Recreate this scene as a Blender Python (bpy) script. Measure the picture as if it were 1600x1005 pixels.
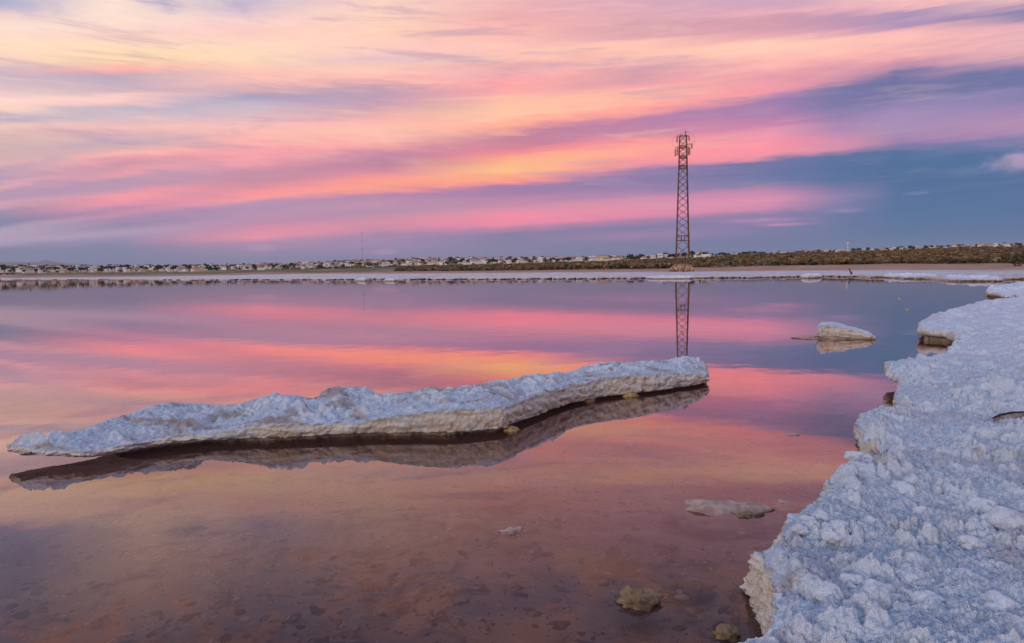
import bpy, bmesh, math, random
import numpy as np
from mathutils import Vector, Matrix

for o in list(bpy.data.objects):
    bpy.data.objects.remove(o, do_unlink=True)
SC = bpy.context.scene
COL = SC.collection
R = math.radians

# ------------------------------------------------------------------ camera
CAM_H = 1.2
F = 1067.0                     # 24 mm on a 36 mm wide frame, measured in photo pixels
PITCH, ROLL = R(-4.39), R(0.84)
fw = Vector((0, math.cos(PITCH), math.sin(PITCH)))
r0 = Vector((1, 0, 0)); u0 = r0.cross(fw)
rt = r0 * math.cos(ROLL) - u0 * math.sin(ROLL)
up = u0 * math.cos(ROLL) + r0 * math.sin(ROLL)
cam = bpy.data.cameras.new('camera'); cam.lens = 24; cam.sensor_width = 36
cam.clip_start = 0.05; cam.clip_end = 60000
camo = bpy.data.objects.new('camera', cam); COL.objects.link(camo)
M4 = Matrix.Identity(4)
for i in range(3):
    M4[i][0] = rt[i]; M4[i][1] = up[i]; M4[i][2] = -fw[i]
M4[2][3] = CAM_H
camo.matrix_world = M4
SC.camera = camo

def ray(x, y):
    return (fw * F + rt * (x - 800.0) - up * (y - 502.5)).normalized()
def on_plane(x, y, z=0.0):              # where the line of sight meets the level z
    d = ray(x, y); t = (z - CAM_H) / d.z
    return Vector((d.x * t, d.y * t, z))
def at_dist(x, y, dist):                # point at a horizontal distance
    d = ray(x, y); t = dist / math.hypot(d.x, d.y)
    return Vector((d.x * t, d.y * t, CAM_H + d.z * t))
def az_of(x, y=421.0):
    d = ray(x, y); return math.atan2(d.x, d.y)

# ------------------------------------------------------------------ light
SUN_AZ, SUN_EL = R(-142), R(13)          # low warm light from behind, on the left
sd = Vector((math.sin(SUN_AZ) * math.cos(SUN_EL), math.cos(SUN_AZ) * math.cos(SUN_EL), math.sin(SUN_EL)))
sun = bpy.data.lights.new('sun', 'SUN'); sun.energy = 0.85; sun.angle = R(6); sun.color = (1.0, 0.84, 0.68)
suno = bpy.data.objects.new('sun', sun); COL.objects.link(suno)
suno.rotation_euler = (-sd).to_track_quat('-Z', 'Y').to_euler()
vs = SC.view_settings
SC.display_settings.display_device = 'sRGB'
vs.view_transform = 'Standard'; vs.look = 'None'; vs.exposure = 0.0; vs.gamma = 1.0; vs.use_curve_mapping = False

def lin(c):
    return tuple(((v / 255) / 12.92 if v / 255 <= 0.04045 else ((v / 255 + 0.055) / 1.055) ** 2.4) for v in c)

# ------------------------------------------------------------------ small node helper
class NT:
    def __init__(s, tree): s.t = tree; s.n = tree.nodes; s.l = tree.links
    def put(s, sock, v):
        if isinstance(v, bpy.types.NodeSocket): s.l.new(v, sock)
        elif v is not None: sock.default_value = v
    def m(s, op, a=None, b=None, c=None, clamp=False):
        n = s.n.new('ShaderNodeMath'); n.operation = op; n.use_clamp = clamp
        for i, v in enumerate((a, b, c)):
            if v is not None: s.put(n.inputs[i], v)
        return n.outputs[0]
    def map(s, v, a, b, c=0.0, d=1.0, kind='SMOOTHSTEP'):
        n = s.n.new('ShaderNodeMapRange'); n.interpolation_type = kind
        for i, q in enumerate((v, a, b, c, d)): s.put(n.inputs[i], q)
        return n.outputs[0]
    def mix(s, f, a, b, mode='MIX'):
        n = s.n.new('ShaderNodeMix'); n.data_type = 'RGBA'; n.blend_type = mode
        s.put(n.inputs[0], f)
        s.put(n.inputs[6], a if not isinstance(a, tuple) else (*a[:3], 1))
        s.put(n.inputs[7], b if not isinstance(b, tuple) else (*b[:3], 1))
        return n.outputs[2]
    def xyz(s, x=0.0, y=0.0, z=0.0):
        n = s.n.new('ShaderNodeCombineXYZ')
        for i, v in enumerate((x, y, z)): s.put(n.inputs[i], v)
        return n.outputs[0]
    def noise(s, vec, scale, detail=4, rough=0.5, dist=0.0):
        n = s.n.new('ShaderNodeTexNoise'); s.put(n.inputs['Vector'], vec)
        n.inputs['Scale'].default_value = scale; n.inputs['Detail'].default_value = detail
        n.inputs['Roughness'].default_value = rough; n.inputs['Distortion'].default_value = dist
        return n.outputs[0]
    def ramp(s, f, stops, interp='LINEAR'):
        n = s.n.new('ShaderNodeValToRGB'); cr = n.color_ramp; cr.interpolation = interp
        cr.elements[0].position = stops[0][0]; cr.elements[0].color = (*stops[0][1], 1)
        cr.elements[1].position = stops[-1][0]; cr.elements[1].color = (*stops[-1][1], 1)
        for p, c in stops[1:-1]:
            e = cr.elements.new(p); e.color = (*c, 1)
        s.put(n.inputs[0], f)
        return n.outputs[0]

# ------------------------------------------------------------------ sky: bands of sunset cloud
# Cloud bands are parallel streets that converge on a point of the left horizon; each column lists,
# for one compass bearing, the colours met when looking up from the horizon.
SKY = {
0: [(425,115,120,150),(405,118,125,155),(390,130,130,160),(380,175,160,185),(370,190,165,185),(357,175,165,185),(350,125,130,165),(333,140,140,170),(325,215,165,180),(315,185,150,180),(300,175,150,180),(293,225,170,180),(285,185,155,180),(265,190,160,180),(255,225,175,175),(235,205,175,175),(215,210,180,175),(200,245,200,185),(190,190,178,195),(170,254,212,190),(152,254,215,200),(140,230,195,195),(120,200,180,195),(106,205,185,195),(95,250,205,190),(75,253,220,190),(45,252,220,205),(25,235,200,200),(12,170,170,205),(0,150,160,195)],
200: [(425,115,118,150),(405,118,122,155),(385,130,132,165),(372,160,145,178),(363,182,158,185),(352,150,135,170),(340,170,136,170),(333,205,142,170),(325,190,140,170),(315,245,160,165),(302,250,165,160),(292,190,150,175),(278,185,150,175),(268,235,165,165),(258,205,150,165),(248,235,165,165),(240,252,180,170),(230,215,175,175),(222,190,170,185),(200,248,190,180),(180,205,185,195),(167,195,180,195),(160,245,195,190),(150,252,205,195),(143,205,178,188),(128,190,172,190),(117,190,170,185),(109,248,180,165),(90,254,218,168),(50,252,212,195),(30,252,222,200),(0,252,220,205)],
400: [(425,120,120,152),(405,130,128,160),(392,160,135,170),(380,180,140,170),(370,240,155,165),(362,235,150,165),(350,195,140,170),(340,190,145,175),(325,180,145,175),(316,190,145,175),(309,252,165,155),(300,250,155,150),(290,215,145,160),(280,195,140,160),(268,205,145,165),(255,240,165,165),(235,252,172,165),(215,252,180,170),(195,250,190,180),(185,225,185,190),(172,205,185,195),(160,185,175,195),(150,165,160,190),(142,205,170,180),(130,240,185,180),(118,250,190,175),(90,253,215,180),(70,252,215,190),(50,250,200,190),(30,245,205,200),(12,212,190,205),(0,205,190,205)],
600: [(425,120,120,152),(405,125,125,160),(392,150,132,168),(380,165,135,172),(366,170,135,170),(356,210,140,165),(345,215,145,165),(330,180,140,170),(318,195,145,170),(307,180,135,170),(300,235,150,150),(292,255,170,130),(280,255,165,140),(270,225,145,155),(258,190,130,155),(242,190,135,160),(232,225,155,160),(222,252,185,165),(205,254,195,170),(190,250,178,170),(178,225,170,170),(168,205,160,175),(152,190,155,178),(138,195,160,175),(130,245,178,170),(118,254,195,178),(104,250,198,180),(92,225,190,195),(78,250,200,190),(60,252,205,182),(20,252,208,185),(0,250,205,190)],
800: [(425,110,112,150),(405,118,120,155),(385,130,125,160),(368,130,122,160),(358,180,130,165),(350,245,145,160),(338,250,150,160),(325,220,145,165),(315,195,135,165),(303,165,125,168),(290,165,125,165),(285,240,150,145),(278,255,175,130),(265,255,200,130),(252,255,190,130),(240,250,150,140),(228,205,130,150),(212,195,130,150),(203,225,150,150),(195,255,180,145),(180,255,205,160),(160,255,203,160),(145,253,180,160),(130,252,172,162),(115,240,170,170),(100,235,170,170),(88,252,195,175),(70,252,190,178),(45,250,180,168),(20,235,170,170),(0,235,180,180)],
1000: [(425,100,112,150),(405,105,115,152),(380,118,120,158),(368,160,128,168),(355,125,120,160),(345,170,128,165),(338,230,140,165),(325,225,145,170),(310,210,140,170),(300,165,130,170),(285,138,122,165),(269,145,120,165),(262,225,145,160),(250,252,160,150),(235,255,175,145),(222,252,160,145),(212,215,140,160),(200,190,130,165),(188,185,128,165),(179,225,150,160),(170,254,170,150),(155,255,190,158),(140,255,190,160),(131,240,168,165),(120,212,155,168),(108,235,170,170),(97,254,190,172),(64,254,195,175),(57,225,165,172),(42,210,158,170),(15,225,170,180),(0,215,165,185)],
1200: [(425,90,112,150),(395,95,115,152),(370,110,118,160),(352,125,120,162),(345,150,125,170),(336,130,120,165),(326,205,135,172),(312,225,145,175),(298,190,132,170),(288,115,120,162),(270,105,115,160),(252,115,115,160),(246,215,140,160),(240,250,155,155),(225,252,155,160),(208,235,150,170),(192,195,130,170),(178,170,125,170),(160,160,125,170),(152,200,140,170),(144,245,160,160),(128,235,160,165),(112,235,165,165),(95,252,180,170),(80,255,198,178),(66,255,203,178),(58,235,170,172),(45,212,155,170),(30,210,155,170),(20,232,175,185),(12,215,165,185),(0,200,165,190)],
1300: [(425,87,112,150),(395,88,113,152),(360,98,115,156),(335,105,117,160),(320,130,124,166),(308,150,130,170),(298,130,122,165),(285,90,112,155),(262,84,110,155),(244,95,112,157),(238,190,132,165),(230,225,145,168),(215,205,140,172),(200,170,132,174),(185,150,128,172),(165,125,120,165),(150,118,117,163),(138,130,122,165),(130,205,145,165),(118,215,150,168),(105,228,158,168),(92,246,176,170),(78,253,190,175),(62,255,198,178),(54,235,172,175),(46,195,150,175),(32,190,150,175),(21,195,152,180),(14,228,172,182),(0,225,178,188)],
1400: [(425,85,112,150),(370,78,112,152),(330,74,110,152),(290,72,108,150),(255,70,108,150),(236,80,112,155),(228,135,122,168),(218,165,130,172),(205,165,138,178),(185,165,140,180),(170,155,135,178),(162,130,125,170),(148,115,115,160),(130,108,112,158),(116,115,115,160),(109,190,140,170),(100,205,145,165),(88,240,172,170),(75,252,182,172),(60,254,190,180),(52,240,175,178),(45,180,145,180),(32,170,145,180),(20,175,145,180),(14,240,180,180),(0,245,190,185)],
1600: [(425,85,112,150),(400,82,112,152),(350,75,110,152),(300,72,108,150),(260,72,108,150),(238,80,112,155),(225,110,120,162),(212,150,130,172),(200,175,138,175),(185,180,140,178),(165,150,130,175),(145,130,125,170),(130,108,115,160),(115,108,115,160),(108,135,125,165),(98,190,145,175),(85,225,170,175),(70,238,180,182),(45,235,178,180),(35,190,150,180),(28,125,128,170),(15,125,128,168),(8,190,155,180),(0,240,190,185)],
}
TMAX = 0.60
def band_t(azimuth, tanel):
    a = max(-0.72, min(0.72, azimuth)); p = 800 + F * math.tan(a)
    sm = lambda v, lo, hi: (lambda q: q * q * (3 - 2 * q))(max(0.0, min(1.0, (v - lo) / (hi - lo))))
    kl = 1 - 0.92 * sm(tanel, 0.03, 0.20); kr = 1 - 0.75 * sm(tanel, 0.19, 0.37); w = sm(p, 600, 1000)
    p = 800 + (p - 800) * (kl * (1 - w) + kr * w)      # high up the streets run flatter
    return tanel * 1800.0 / (p + 1000.0) / math.cos(a)
def sky_stop(x, y):
    d = ray(x, y); h = math.hypot(d.x, d.y)
    return band_t(math.atan2(d.x, d.y), d.z / h)

def pk(r, g, b):                           # a touch paler where the cloud burns brightest
    k = max(0.0, min(1.0, (r - 215) / 30.0)); return (r, g + (2 if b > 165 else -8) * k, b + 4 * k)
world = bpy.data.worlds.new('World'); SC.world = world; world.use_nodes = True
W = NT(world.node_tree); W.n.clear()
tc = W.n.new('ShaderNodeTexCoord')
sp = W.n.new('ShaderNodeSeparateXYZ'); W.l.new(tc.outputs['Generated'], sp.inputs[0])
dx, dy, dz = sp.outputs
hor = W.m('SQRT', W.m('ADD', W.m('MULTIPLY', dx, dx), W.m('ADD', W.m('MULTIPLY', dy, dy), 1e-6)))
tanel = W.m('DIVIDE', W.m('MAXIMUM', dz, 0.0), hor)
azn = W.m('ARCTAN2', dx, dy)
# drawn-out streak coordinates: long across the sky, thin upward
elev = W.m('ARCTAN2', dz, hor)
st = W.xyz(dx, dy, W.m('MULTIPLY', elev, 9.0))
n_big = W.noise(st, 3.0, 5, 0.55)
n_mid = W.noise(W.xyz(dx, dy, W.m('MULTIPLY', elev, 12.0)), 7.0, 6, 0.6, 0.3)
n_fine = W.noise(W.xyz(dx, dy, W.m('MULTIPLY', elev, 7.0)), 26.0, 6, 0.62, 0.2)
azc = W.m('MINIMUM', W.m('MAXIMUM', W.m('ADD', azn, W.m('MULTIPLY', W.m('SUBTRACT', n_big, 0.5), 0.06)), -0.72), 0.72)
p = W.m('ADD', W.m('MULTIPLY', W.m('TANGENT', azc), F), 800.0)
kk = W.n.new('ShaderNodeMix'); kk.data_type = 'FLOAT'
W.put(kk.inputs[0], W.map(p, 600.0, 1000.0)); W.put(kk.inputs[2], W.map(tanel, 0.03, 0.20, 1.0, 0.08)); W.put(kk.inputs[3], W.map(tanel, 0.19, 0.37, 1.0, 0.25))
pg = W.m('ADD', W.m('MULTIPLY', W.m('SUBTRACT', p, 800.0), kk.outputs[0]), 1800.0)
t = W.m('DIVIDE', W.m('MULTIPLY', tanel, 1800.0), W.m('MULTIPLY', pg, W.m('COSINE', azc)))
warp = W.m('ADD', W.m('MULTIPLY', W.m('SUBTRACT', n_mid, 0.5), 0.030), W.m('MULTIPLY', W.m('SUBTRACT', n_fine, 0.5), 0.011))
warp = W.m('MULTIPLY', warp, W.map(t, 0.0, 0.22, 0.12, 1.0, 'LINEAR'))
warp = W.m('MULTIPLY', warp, W.map(p, 0.0, 900.0, 0.6, 1.0))
t = W.m('ADD', t, warp)
tn = W.m('DIVIDE', t, TMAX, clamp=True)
xs_ = sorted(SKY); col = None
for i, x in enumerate(xs_):
    stops = [(max(0.0, sky_stop(x, y)) / TMAX, lin(pk(r, g, b))) for (y, r, g, b) in SKY[x]]
    c = W.ramp(tn, stops)
    if col is None: col = c
    else:
        col = W.mix(W.map(p, float(xs_[i - 1]), float(x), 0, 1, 'LINEAR'), col, c)
# faint uneven streaks within the bands
col = W.mix(1.0, col, W.ramp(n_fine, [(0.25, (0.95, 0.95, 0.965)), (0.75, (1.05, 1.05, 1.035))]), 'MULTIPLY')
# thin grey-mauve wisps drawn across the lit cloud
n_w = W.noise(W.xyz(W.m('ADD', dx, W.m('MULTIPLY', elev, 0.5)), dy, W.m('MULTIPLY', elev, 11.0)), 4.5, 9, 0.66, 0.35)
wf = W.m('MULTIPLY', W.map(n_w, 0.52, 0.68), W.m('MULTIPLY', W.map(tanel, 0.05, 0.14), W.map(p, 700.0, 1500.0, 0.55, 0.22)))
col = W.mix(wf, col, lin((182, 152, 178)))
col = W.mix(W.m('MULTIPLY', W.map(n_w, 0.44, 0.30), W.m('MULTIPLY', W.map(tanel, 0.10, 0.20), W.map(p, 700.0, 1500.0, 0.35, 0.12))), col, lin((255, 214, 190)))
# small low clouds lit pink over the blue on the right
n_puff = W.noise(W.xyz(dx, dy, W.m('MULTIPLY', elev, 2.2)), 30.0, 6, 0.65)
def puff(x, y, wx, wy, colour, amount, edge=0.35):
    global col
    d = ray(x, y); a0 = math.atan2(d.x, d.y); e0 = math.atan2(d.z, math.hypot(d.x, d.y))
    nn = n_puff
    u = W.m('DIVIDE', W.m('SUBTRACT', azn, a0), wx / F); v = W.m('DIVIDE', W.m('SUBTRACT', elev, e0), wy / F)
    q = W.m('SQRT', W.m('ADD', W.m('MULTIPLY', u, u), W.m('MULTIPLY', v, v)))
    q = W.m('ADD', q, W.m('MULTIPLY', W.m('SUBTRACT', nn, 0.5), 1.9))
    col = W.mix(W.m('MULTIPLY', W.map(q, 1.0, 1.0 - edge, 0, 1), amount), col, lin(colour))
puff(1545, 266, 70, 12, (105, 125, 165), 0.7, 1.3)
puff(1592, 250, 48, 17, (170, 150, 185), 0.85, 0.9)
puff(1588, 244, 30, 9, (205, 168, 192), 0.6, 1.2)
puff(1322, 329, 34, 4.5, (150, 138, 178), 0.75, 1.3)
puff(1190, 344, 80, 4.5, (205, 145, 180), 0.6, 1.3)
puff(1225, 351, 60, 3.5, (218, 148, 182), 0.6, 1.2)
puff(412, 388, 26, 6, (185, 150, 180), 0.7, 0.6)
puff(597, 394, 24, 5, (180, 145, 175), 0.7, 0.6)
puff(25, 6, 110, 17, (162, 168, 202), 0.7, 1.5)
puff(250, 4, 50, 13, (150, 152, 192), 0.65, 1.4)
puff(372, 6, 60, 30, (170, 163, 200), 0.7, 1.5)
puff(1430, 302, 22, 3, (110, 128, 165), 0.7, 0.6)
# overhead: broken pink cloud over clear evening blue
nish = W.n.new('ShaderNodeTexSky'); nish.sky_type = 'NISHITA'; nish.sun_disc = False
nish.sun_elevation = SUN_EL; nish.sun_rotation = -SUN_AZ + math.pi * 0; nish.air_density = 1.2; nish.ozone_density = 2.0
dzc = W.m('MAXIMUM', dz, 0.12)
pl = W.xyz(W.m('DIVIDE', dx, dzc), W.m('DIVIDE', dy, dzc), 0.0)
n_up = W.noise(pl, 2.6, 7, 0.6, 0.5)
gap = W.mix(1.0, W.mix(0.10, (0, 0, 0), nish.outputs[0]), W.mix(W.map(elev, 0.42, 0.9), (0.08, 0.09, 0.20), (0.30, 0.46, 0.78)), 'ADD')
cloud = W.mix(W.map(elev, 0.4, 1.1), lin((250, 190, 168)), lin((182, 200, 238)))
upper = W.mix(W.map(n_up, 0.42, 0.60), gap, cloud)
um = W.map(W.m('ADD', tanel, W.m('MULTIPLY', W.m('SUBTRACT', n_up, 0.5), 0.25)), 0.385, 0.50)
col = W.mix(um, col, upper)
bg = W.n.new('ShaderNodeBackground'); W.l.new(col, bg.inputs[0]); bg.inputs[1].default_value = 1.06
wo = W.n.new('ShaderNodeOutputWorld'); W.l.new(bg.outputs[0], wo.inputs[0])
world.cycles.sampling_method = 'MANUAL'; world.cycles.sample_map_resolution = 512
SC.cycles.max_bounces = 6; SC.cycles.transparent_max_bounces = 12; SC.cycles.caustics_reflective = False; SC.cycles.caustics_refractive = False

# ------------------------------------------------------------------ numpy noise
def _h(ix, iy, seed):
    h = (ix.astype(np.int64) * 374761393 + iy.astype(np.int64) * 668265263 + seed * 1274126177) & 0xffffffff
    h = ((h ^ (h >> 13)) * 1274126177) & 0xffffffff
    return (h ^ (h >> 16)) & 0xffffffff
def vnoise(x, y, seed=0):
    ix = np.floor(x); iy = np.floor(y); fx = x - ix; fy = y - iy
    ux = fx * fx * fx * (fx * (fx * 6 - 15) + 10); uy = fy * fy * fy * (fy * (fy * 6 - 15) + 10)
    def g(i, j):
        a = _h(ix + i, iy + j, seed) * (2 * math.pi / 4294967296.0)
        return np.cos(a) * (fx - i) + np.sin(a) * (fy - j)
    a = g(0, 0); b = g(1, 0); c = g(0, 1); d = g(1, 1)
    return ((a + ux * (b - a)) * (1 - uy) + (c + ux * (d - c)) * uy) * 1.4
def fbm(x, y, oct=5, seed=0, gain=0.5):
    s = np.zeros_like(x); a = 1.0; f = 1.0
    for i in range(oct):
        s += a * vnoise(x * f + 17.3 * i, y * f - 9.1 * i, seed + i); a *= gain; f *= 2.03
    return s
def domes(x, y, seed=0, fill=1.0):      # rounded nodules, 0..1
    ix = np.floor(x); iy = np.floor(y); out = np.zeros_like(x)
    for i in (-1, 0, 1):
        for j in (-1, 0, 1):
            cx = ix + i; cy = iy + j
            h = _h(cx, cy, seed); px = cx + (h & 1023) / 1023.0; py = cy + ((h >> 10) & 1023) / 1023.0
            rr = (0.35 + 0.55 * ((h >> 20) & 255) / 255.0)
            q = 1 - ((x - px) ** 2 + (y - py) ** 2) / (rr * rr)
            v = np.sqrt(np.maximum(q, 0)) * rr * (((h >> 24) & 255) / 255.0 < fill)
            out = np.maximum(out, v)
    return out
def sstep(v, a, b):
    q = np.clip((v - a) / (b - a), 0, 1); return q * q * (3 - 2 * q)

# ------------------------------------------------------------------ objects
def link(name, me, m=None, parent=None, smooth=False):
    o = bpy.data.objects.new(name, me); COL.objects.link(o)
    if m is not None and not me.materials:
        for q in (m if isinstance(m, (list, tuple)) else [m]): me.materials.append(q)
    if parent: o.parent = parent
    if smooth: me.polygons.foreach_set('use_smooth', np.ones(len(me.polygons), bool))
    return o
def empty(name, loc=(0, 0, 0), rz=0.0):
    o = bpy.data.objects.new(name, None); COL.objects.link(o); o.location = loc; o.rotation_euler = (0, 0, rz)
    o.empty_display_size = 0.2
    return o
def tag(o, label, cat, group=None):
    o['label'] = label; o['category'] = cat
    if group: o['group'] = group
    return o
def kind(o, k): o['kind'] = k; return o
def raw_mesh(name, v, f):
    v = np.asarray(v, np.float32); f = np.asarray(f, np.int32); k = f.shape[1]
    me = bpy.data.meshes.new(name); me.vertices.add(len(v)); me.vertices.foreach_set('co', v.ravel())
    me.loops.add(f.size); me.loops.foreach_set('vertex_index', f.ravel())
    me.polygons.add(len(f)); me.polygons.foreach_set('loop_start', np.arange(0, f.size, k, dtype=np.int32))
    me.polygons.foreach_set('loop_total', np.full(len(f), k, np.int32))
    me.update(calc_edges=True); return me
def grid_faces(nu, nv):
    i = np.arange(nu * nv).reshape(nu, nv)
    return np.stack([i[:-1, :-1], i[1:, :-1], i[1:, 1:], i[:-1, 1:]], -1).reshape(-1, 4)
def attr(me, name, val):
    a = me.attributes.new(name, 'FLOAT', 'POINT'); a.data.foreach_set('value', np.asarray(val, np.float32))

class MB:                                  # collects boxes and bars into one mesh
    def __init__(s): s.v = []; s.f = []; s.mi = []
    def add(s, v, f, mi=0):
        b = len(s.v); s.v += [tuple(q) for q in v]; s.f += [tuple(i + b for i in q) for q in f]; s.mi += [mi] * len(f)
    def box(s, x0, x1, y0, y1, z0, z1, mi=0):
        v = [(x, y, z) for z in (z0, z1) for (x, y) in ((x0, y0), (x1, y0), (x1, y1), (x0, y1))]
        s.add(v, [(3, 2, 1, 0), (4, 5, 6, 7), (0, 1, 5, 4), (1, 2, 6, 5), (2, 3, 7, 6), (3, 0, 4, 7)], mi); return s
    def bar(s, a, b, w, n=4, w2=None, mi=0):
        a = Vector(a); b = Vector(b); d = (b - a).normalized(); w2 = w if w2 is None else w2
        x = d.cross(Vector((0, 0, 1)))
        if x.length < 1e-3: x = d.cross(Vector((0, 1, 0)))
        x.normalize(); y = d.cross(x); v = []
        for (c, ww) in ((a, w), (b, w2)):
            for k in range(n):
                t = 2 * math.pi * (k + 0.5) / n; v.append(c + x * math.cos(t) * ww + y * math.sin(t) * ww)
        s.add(v, [(k, (k + 1) % n, n + (k + 1) % n, n + k) for k in range(n)] + [tuple(range(n))[::-1], tuple(range(n, 2 * n))], mi); return s
    def lathe(s, c, prof, n=8, mi=0):      # prof: (radius, z)
        v = []
        for (r, z) in prof:
            for k in range(n):
                t = 2 * math.pi * k / n; v.append((c[0] + r * math.cos(t), c[1] + r * math.sin(t), c[2] + z))
        f = [(i * n + k, i * n + (k + 1) % n, (i + 1) * n + (k + 1) % n, (i + 1) * n + k) for i in range(len(prof) - 1) for k in range(n)]
        s.add(v, f + [tuple(range(n))[::-1], tuple(range((len(prof) - 1) * n, len(prof) * n))], mi); return s
    def mesh(s, name, mats):
        me = bpy.data.meshes.new(name); me.from_pydata(s.v, [], s.f)
        for q in mats: me.materials.append(q)
        if len(mats) > 1: me.polygons.foreach_set('material_index', s.mi)
        me.update(); return me

# ------------------------------------------------------------------ materials
def mat(name, rough=0.8, spec=0.3):
    m = bpy.data.materials.new(name); m.use_nodes = True; t = NT(m.node_tree)
    b = t.n['Principled BSDF']; b.inputs['Roughness'].default_value = rough; b.inputs['Specular IOR Level'].default_value = spec
    return m, t, b
def pos(t, obj=False):
    return t.n.new('ShaderNodeTexCoord').outputs['Object'] if obj else t.n.new('ShaderNodeNewGeometry').outputs['Position']
def attr_node(t, name):
    n = t.n.new('ShaderNodeAttribute'); n.attribute_name = name; return n.outputs['Fac']
def bump(t, b, h, strength, dist):
    n = t.n.new('ShaderNodeBump'); n.inputs['Strength'].default_value = strength; n.inputs['Distance'].default_value = dist
    t.put(n.inputs['Height'], h); t.l.new(n.outputs[0], b.inputs['Normal'])
def plain(name, c, c2=None, scale=3.0, rough=0.8, spec=0.3, obj=True, detail=5):
    m, t, b = mat(name, rough, spec)
    if c2 is None: b.inputs['Base Color'].default_value = (*c, 1)
    else:
        n = t.noise(pos(t, obj), scale, detail, 0.6); t.l.new(t.mix(t.map(n, 0.35, 0.65), c, c2), b.inputs['Base Color'])
    return m
def per_object(t, c, amount):              # every copy a slightly different tint
    r = t.n.new('ShaderNodeObjectInfo').outputs['Random']
    return t.mix(1.0, c, t.ramp(r, [(0, (1 - amount,) * 3), (1, (1 + amount,) * 3)]), 'MULTIPLY')

# salt: white crystals on top, cream where broken, brownish and rosy brine stains, painted shade under the rim
M_SALT, t, b = mat('salt', 0.5, 0.4)
P = pos(t); side = attr_node(t, 'side')
n1 = t.noise(P, 2.3, 6, 0.62); n2 = t.noise(P, 9.0, 5, 0.6); n3 = t.noise(P, 60.0, 3, 0.6); n4 = t.noise(P, 230.0, 2, 0.6); n5 = t.noise(P, 26.0, 5, 0.65)
wh = attr_node(t, 'white')
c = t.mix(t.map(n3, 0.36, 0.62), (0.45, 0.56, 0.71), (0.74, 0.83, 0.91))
c = t.mix(t.m('MULTIPLY', t.map(n5, 0.53, 0.64), 0.6), c, (0.44, 0.51, 0.62))
c = t.mix(t.m('MULTIPLY', t.map(n4, 0.53, 0.63), 0.55), c, (0.26, 0.31, 0.40))
c = t.mix(t.m('MULTIPLY', t.map(n1, 0.50, 0.64), 0.45), c, (0.50, 0.47, 0.55))
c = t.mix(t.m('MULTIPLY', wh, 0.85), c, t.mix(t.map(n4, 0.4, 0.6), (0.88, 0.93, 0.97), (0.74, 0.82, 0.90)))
c = t.mix(t.m('MULTIPLY', t.m('MULTIPLY', t.map(n2, 0.55, 0.66), t.map(n1, 0.49, 0.62)), 0.6), c, (0.46, 0.37, 0.34))
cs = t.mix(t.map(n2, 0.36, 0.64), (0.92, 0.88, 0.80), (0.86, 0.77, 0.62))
cs = t.mix(t.m('MULTIPLY', t.map(t.noise(P, 14.0, 5, 0.65), 0.60, 0.70), 0.6), cs, (0.52, 0.39, 0.24))
cs = t.mix(t.m('MULTIPLY', t.map(n4, 0.57, 0.66), 0.35), cs, (0.50, 0.42, 0.32))
cs = t.mix(t.m('MULTIPLY', t.map(n1, 0.50, 0.42), 0.7), cs, (0.80, 0.86, 0.88))
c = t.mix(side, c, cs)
c = t.mix(attr_node(t, 'stain_shade'), c, t.mix(t.map(n5, 0.4, 0.6), (0.30, 0.19, 0.13), (0.46, 0.34, 0.29)))
t.l.new(c, b.inputs['Base Color'])
bump(t, b, t.m('ADD', n3, t.m('MULTIPLY', n4, 0.6)), 1.0, 0.018)

M_BED, t, b = mat('lake_mud', 0.9, 0.1)
P = pos(t); n1 = t.noise(P, 0.7, 6, 0.62, 0.4); n2 = t.noise(P, 5.0, 7, 0.68, 0.6); n3 = t.noise(P, 24.0, 4, 0.6); n4 = t.noise(P, 1.9, 7, 0.7, 1.2)
c = t.mix(t.map(n1, 0.35, 0.65), (0.32, 0.19, 0.155), (0.50, 0.325, 0.275))
c = t.mix(t.m('MULTIPLY', t.map(n4, 0.52, 0.62), 0.75), c, (0.13, 0.075, 0.065))
c = t.mix(t.m('MULTIPLY', t.map(n2, 0.57, 0.64), 0.75), c, (0.075, 0.045, 0.04))
c = t.mix(t.m('MULTIPLY', t.map(n2, 0.40, 0.33), 0.5), c, (0.62, 0.46, 0.39))
c = t.mix(t.m('MULTIPLY', t.map(n3, 0.60, 0.68), 0.7), c, (0.60, 0.46, 0.40))
c = t.mix(t.m('MULTIPLY', t.map(t.noise(P, 13.0, 6, 0.7, 0.8), 0.58, 0.64), 0.8), c, (0.07, 0.045, 0.04))
t.l.new(c, b.inputs['Base Color'])

M_WATER = bpy.data.materials.new('brine'); M_WATER.use_nodes = True; t = NT(M_WATER.node_tree); t.n.clear()
P = pos(t)
wb = t.n.new('ShaderNodeBump'); wb.inputs['Strength'].default_value = 0.28; wb.inputs['Distance'].default_value = 0.004
t.put(wb.inputs['Height'], t.noise(P, 2.0, 2, 0.4))
gl = t.n.new('ShaderNodeBsdfGlossy'); gl.inputs['Roughness'].default_value = 0.012; gl.inputs['Color'].default_value = (1.0, 0.84, 0.81, 1)
tr = t.n.new('ShaderNodeBsdfTransparent'); tr.inputs['Color'].default_value = (0.86, 0.72, 0.68, 1)
df = t.n.new('ShaderNodeBsdfDiffuse'); df.inputs['Color'].default_value = (0.34, 0.185, 0.16, 1)   # cloudy rose brine
mk = t.n.new('ShaderNodeMixShader'); mk.inputs[0].default_value = 0.13; t.l.new(tr.outputs[0], mk.inputs[1]); t.l.new(df.outputs[0], mk.inputs[2])
fr = t.n.new('ShaderNodeFresnel'); fr.inputs['IOR'].default_value = 1.6
t.l.new(wb.outputs[0], gl.inputs['Normal'])
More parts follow.
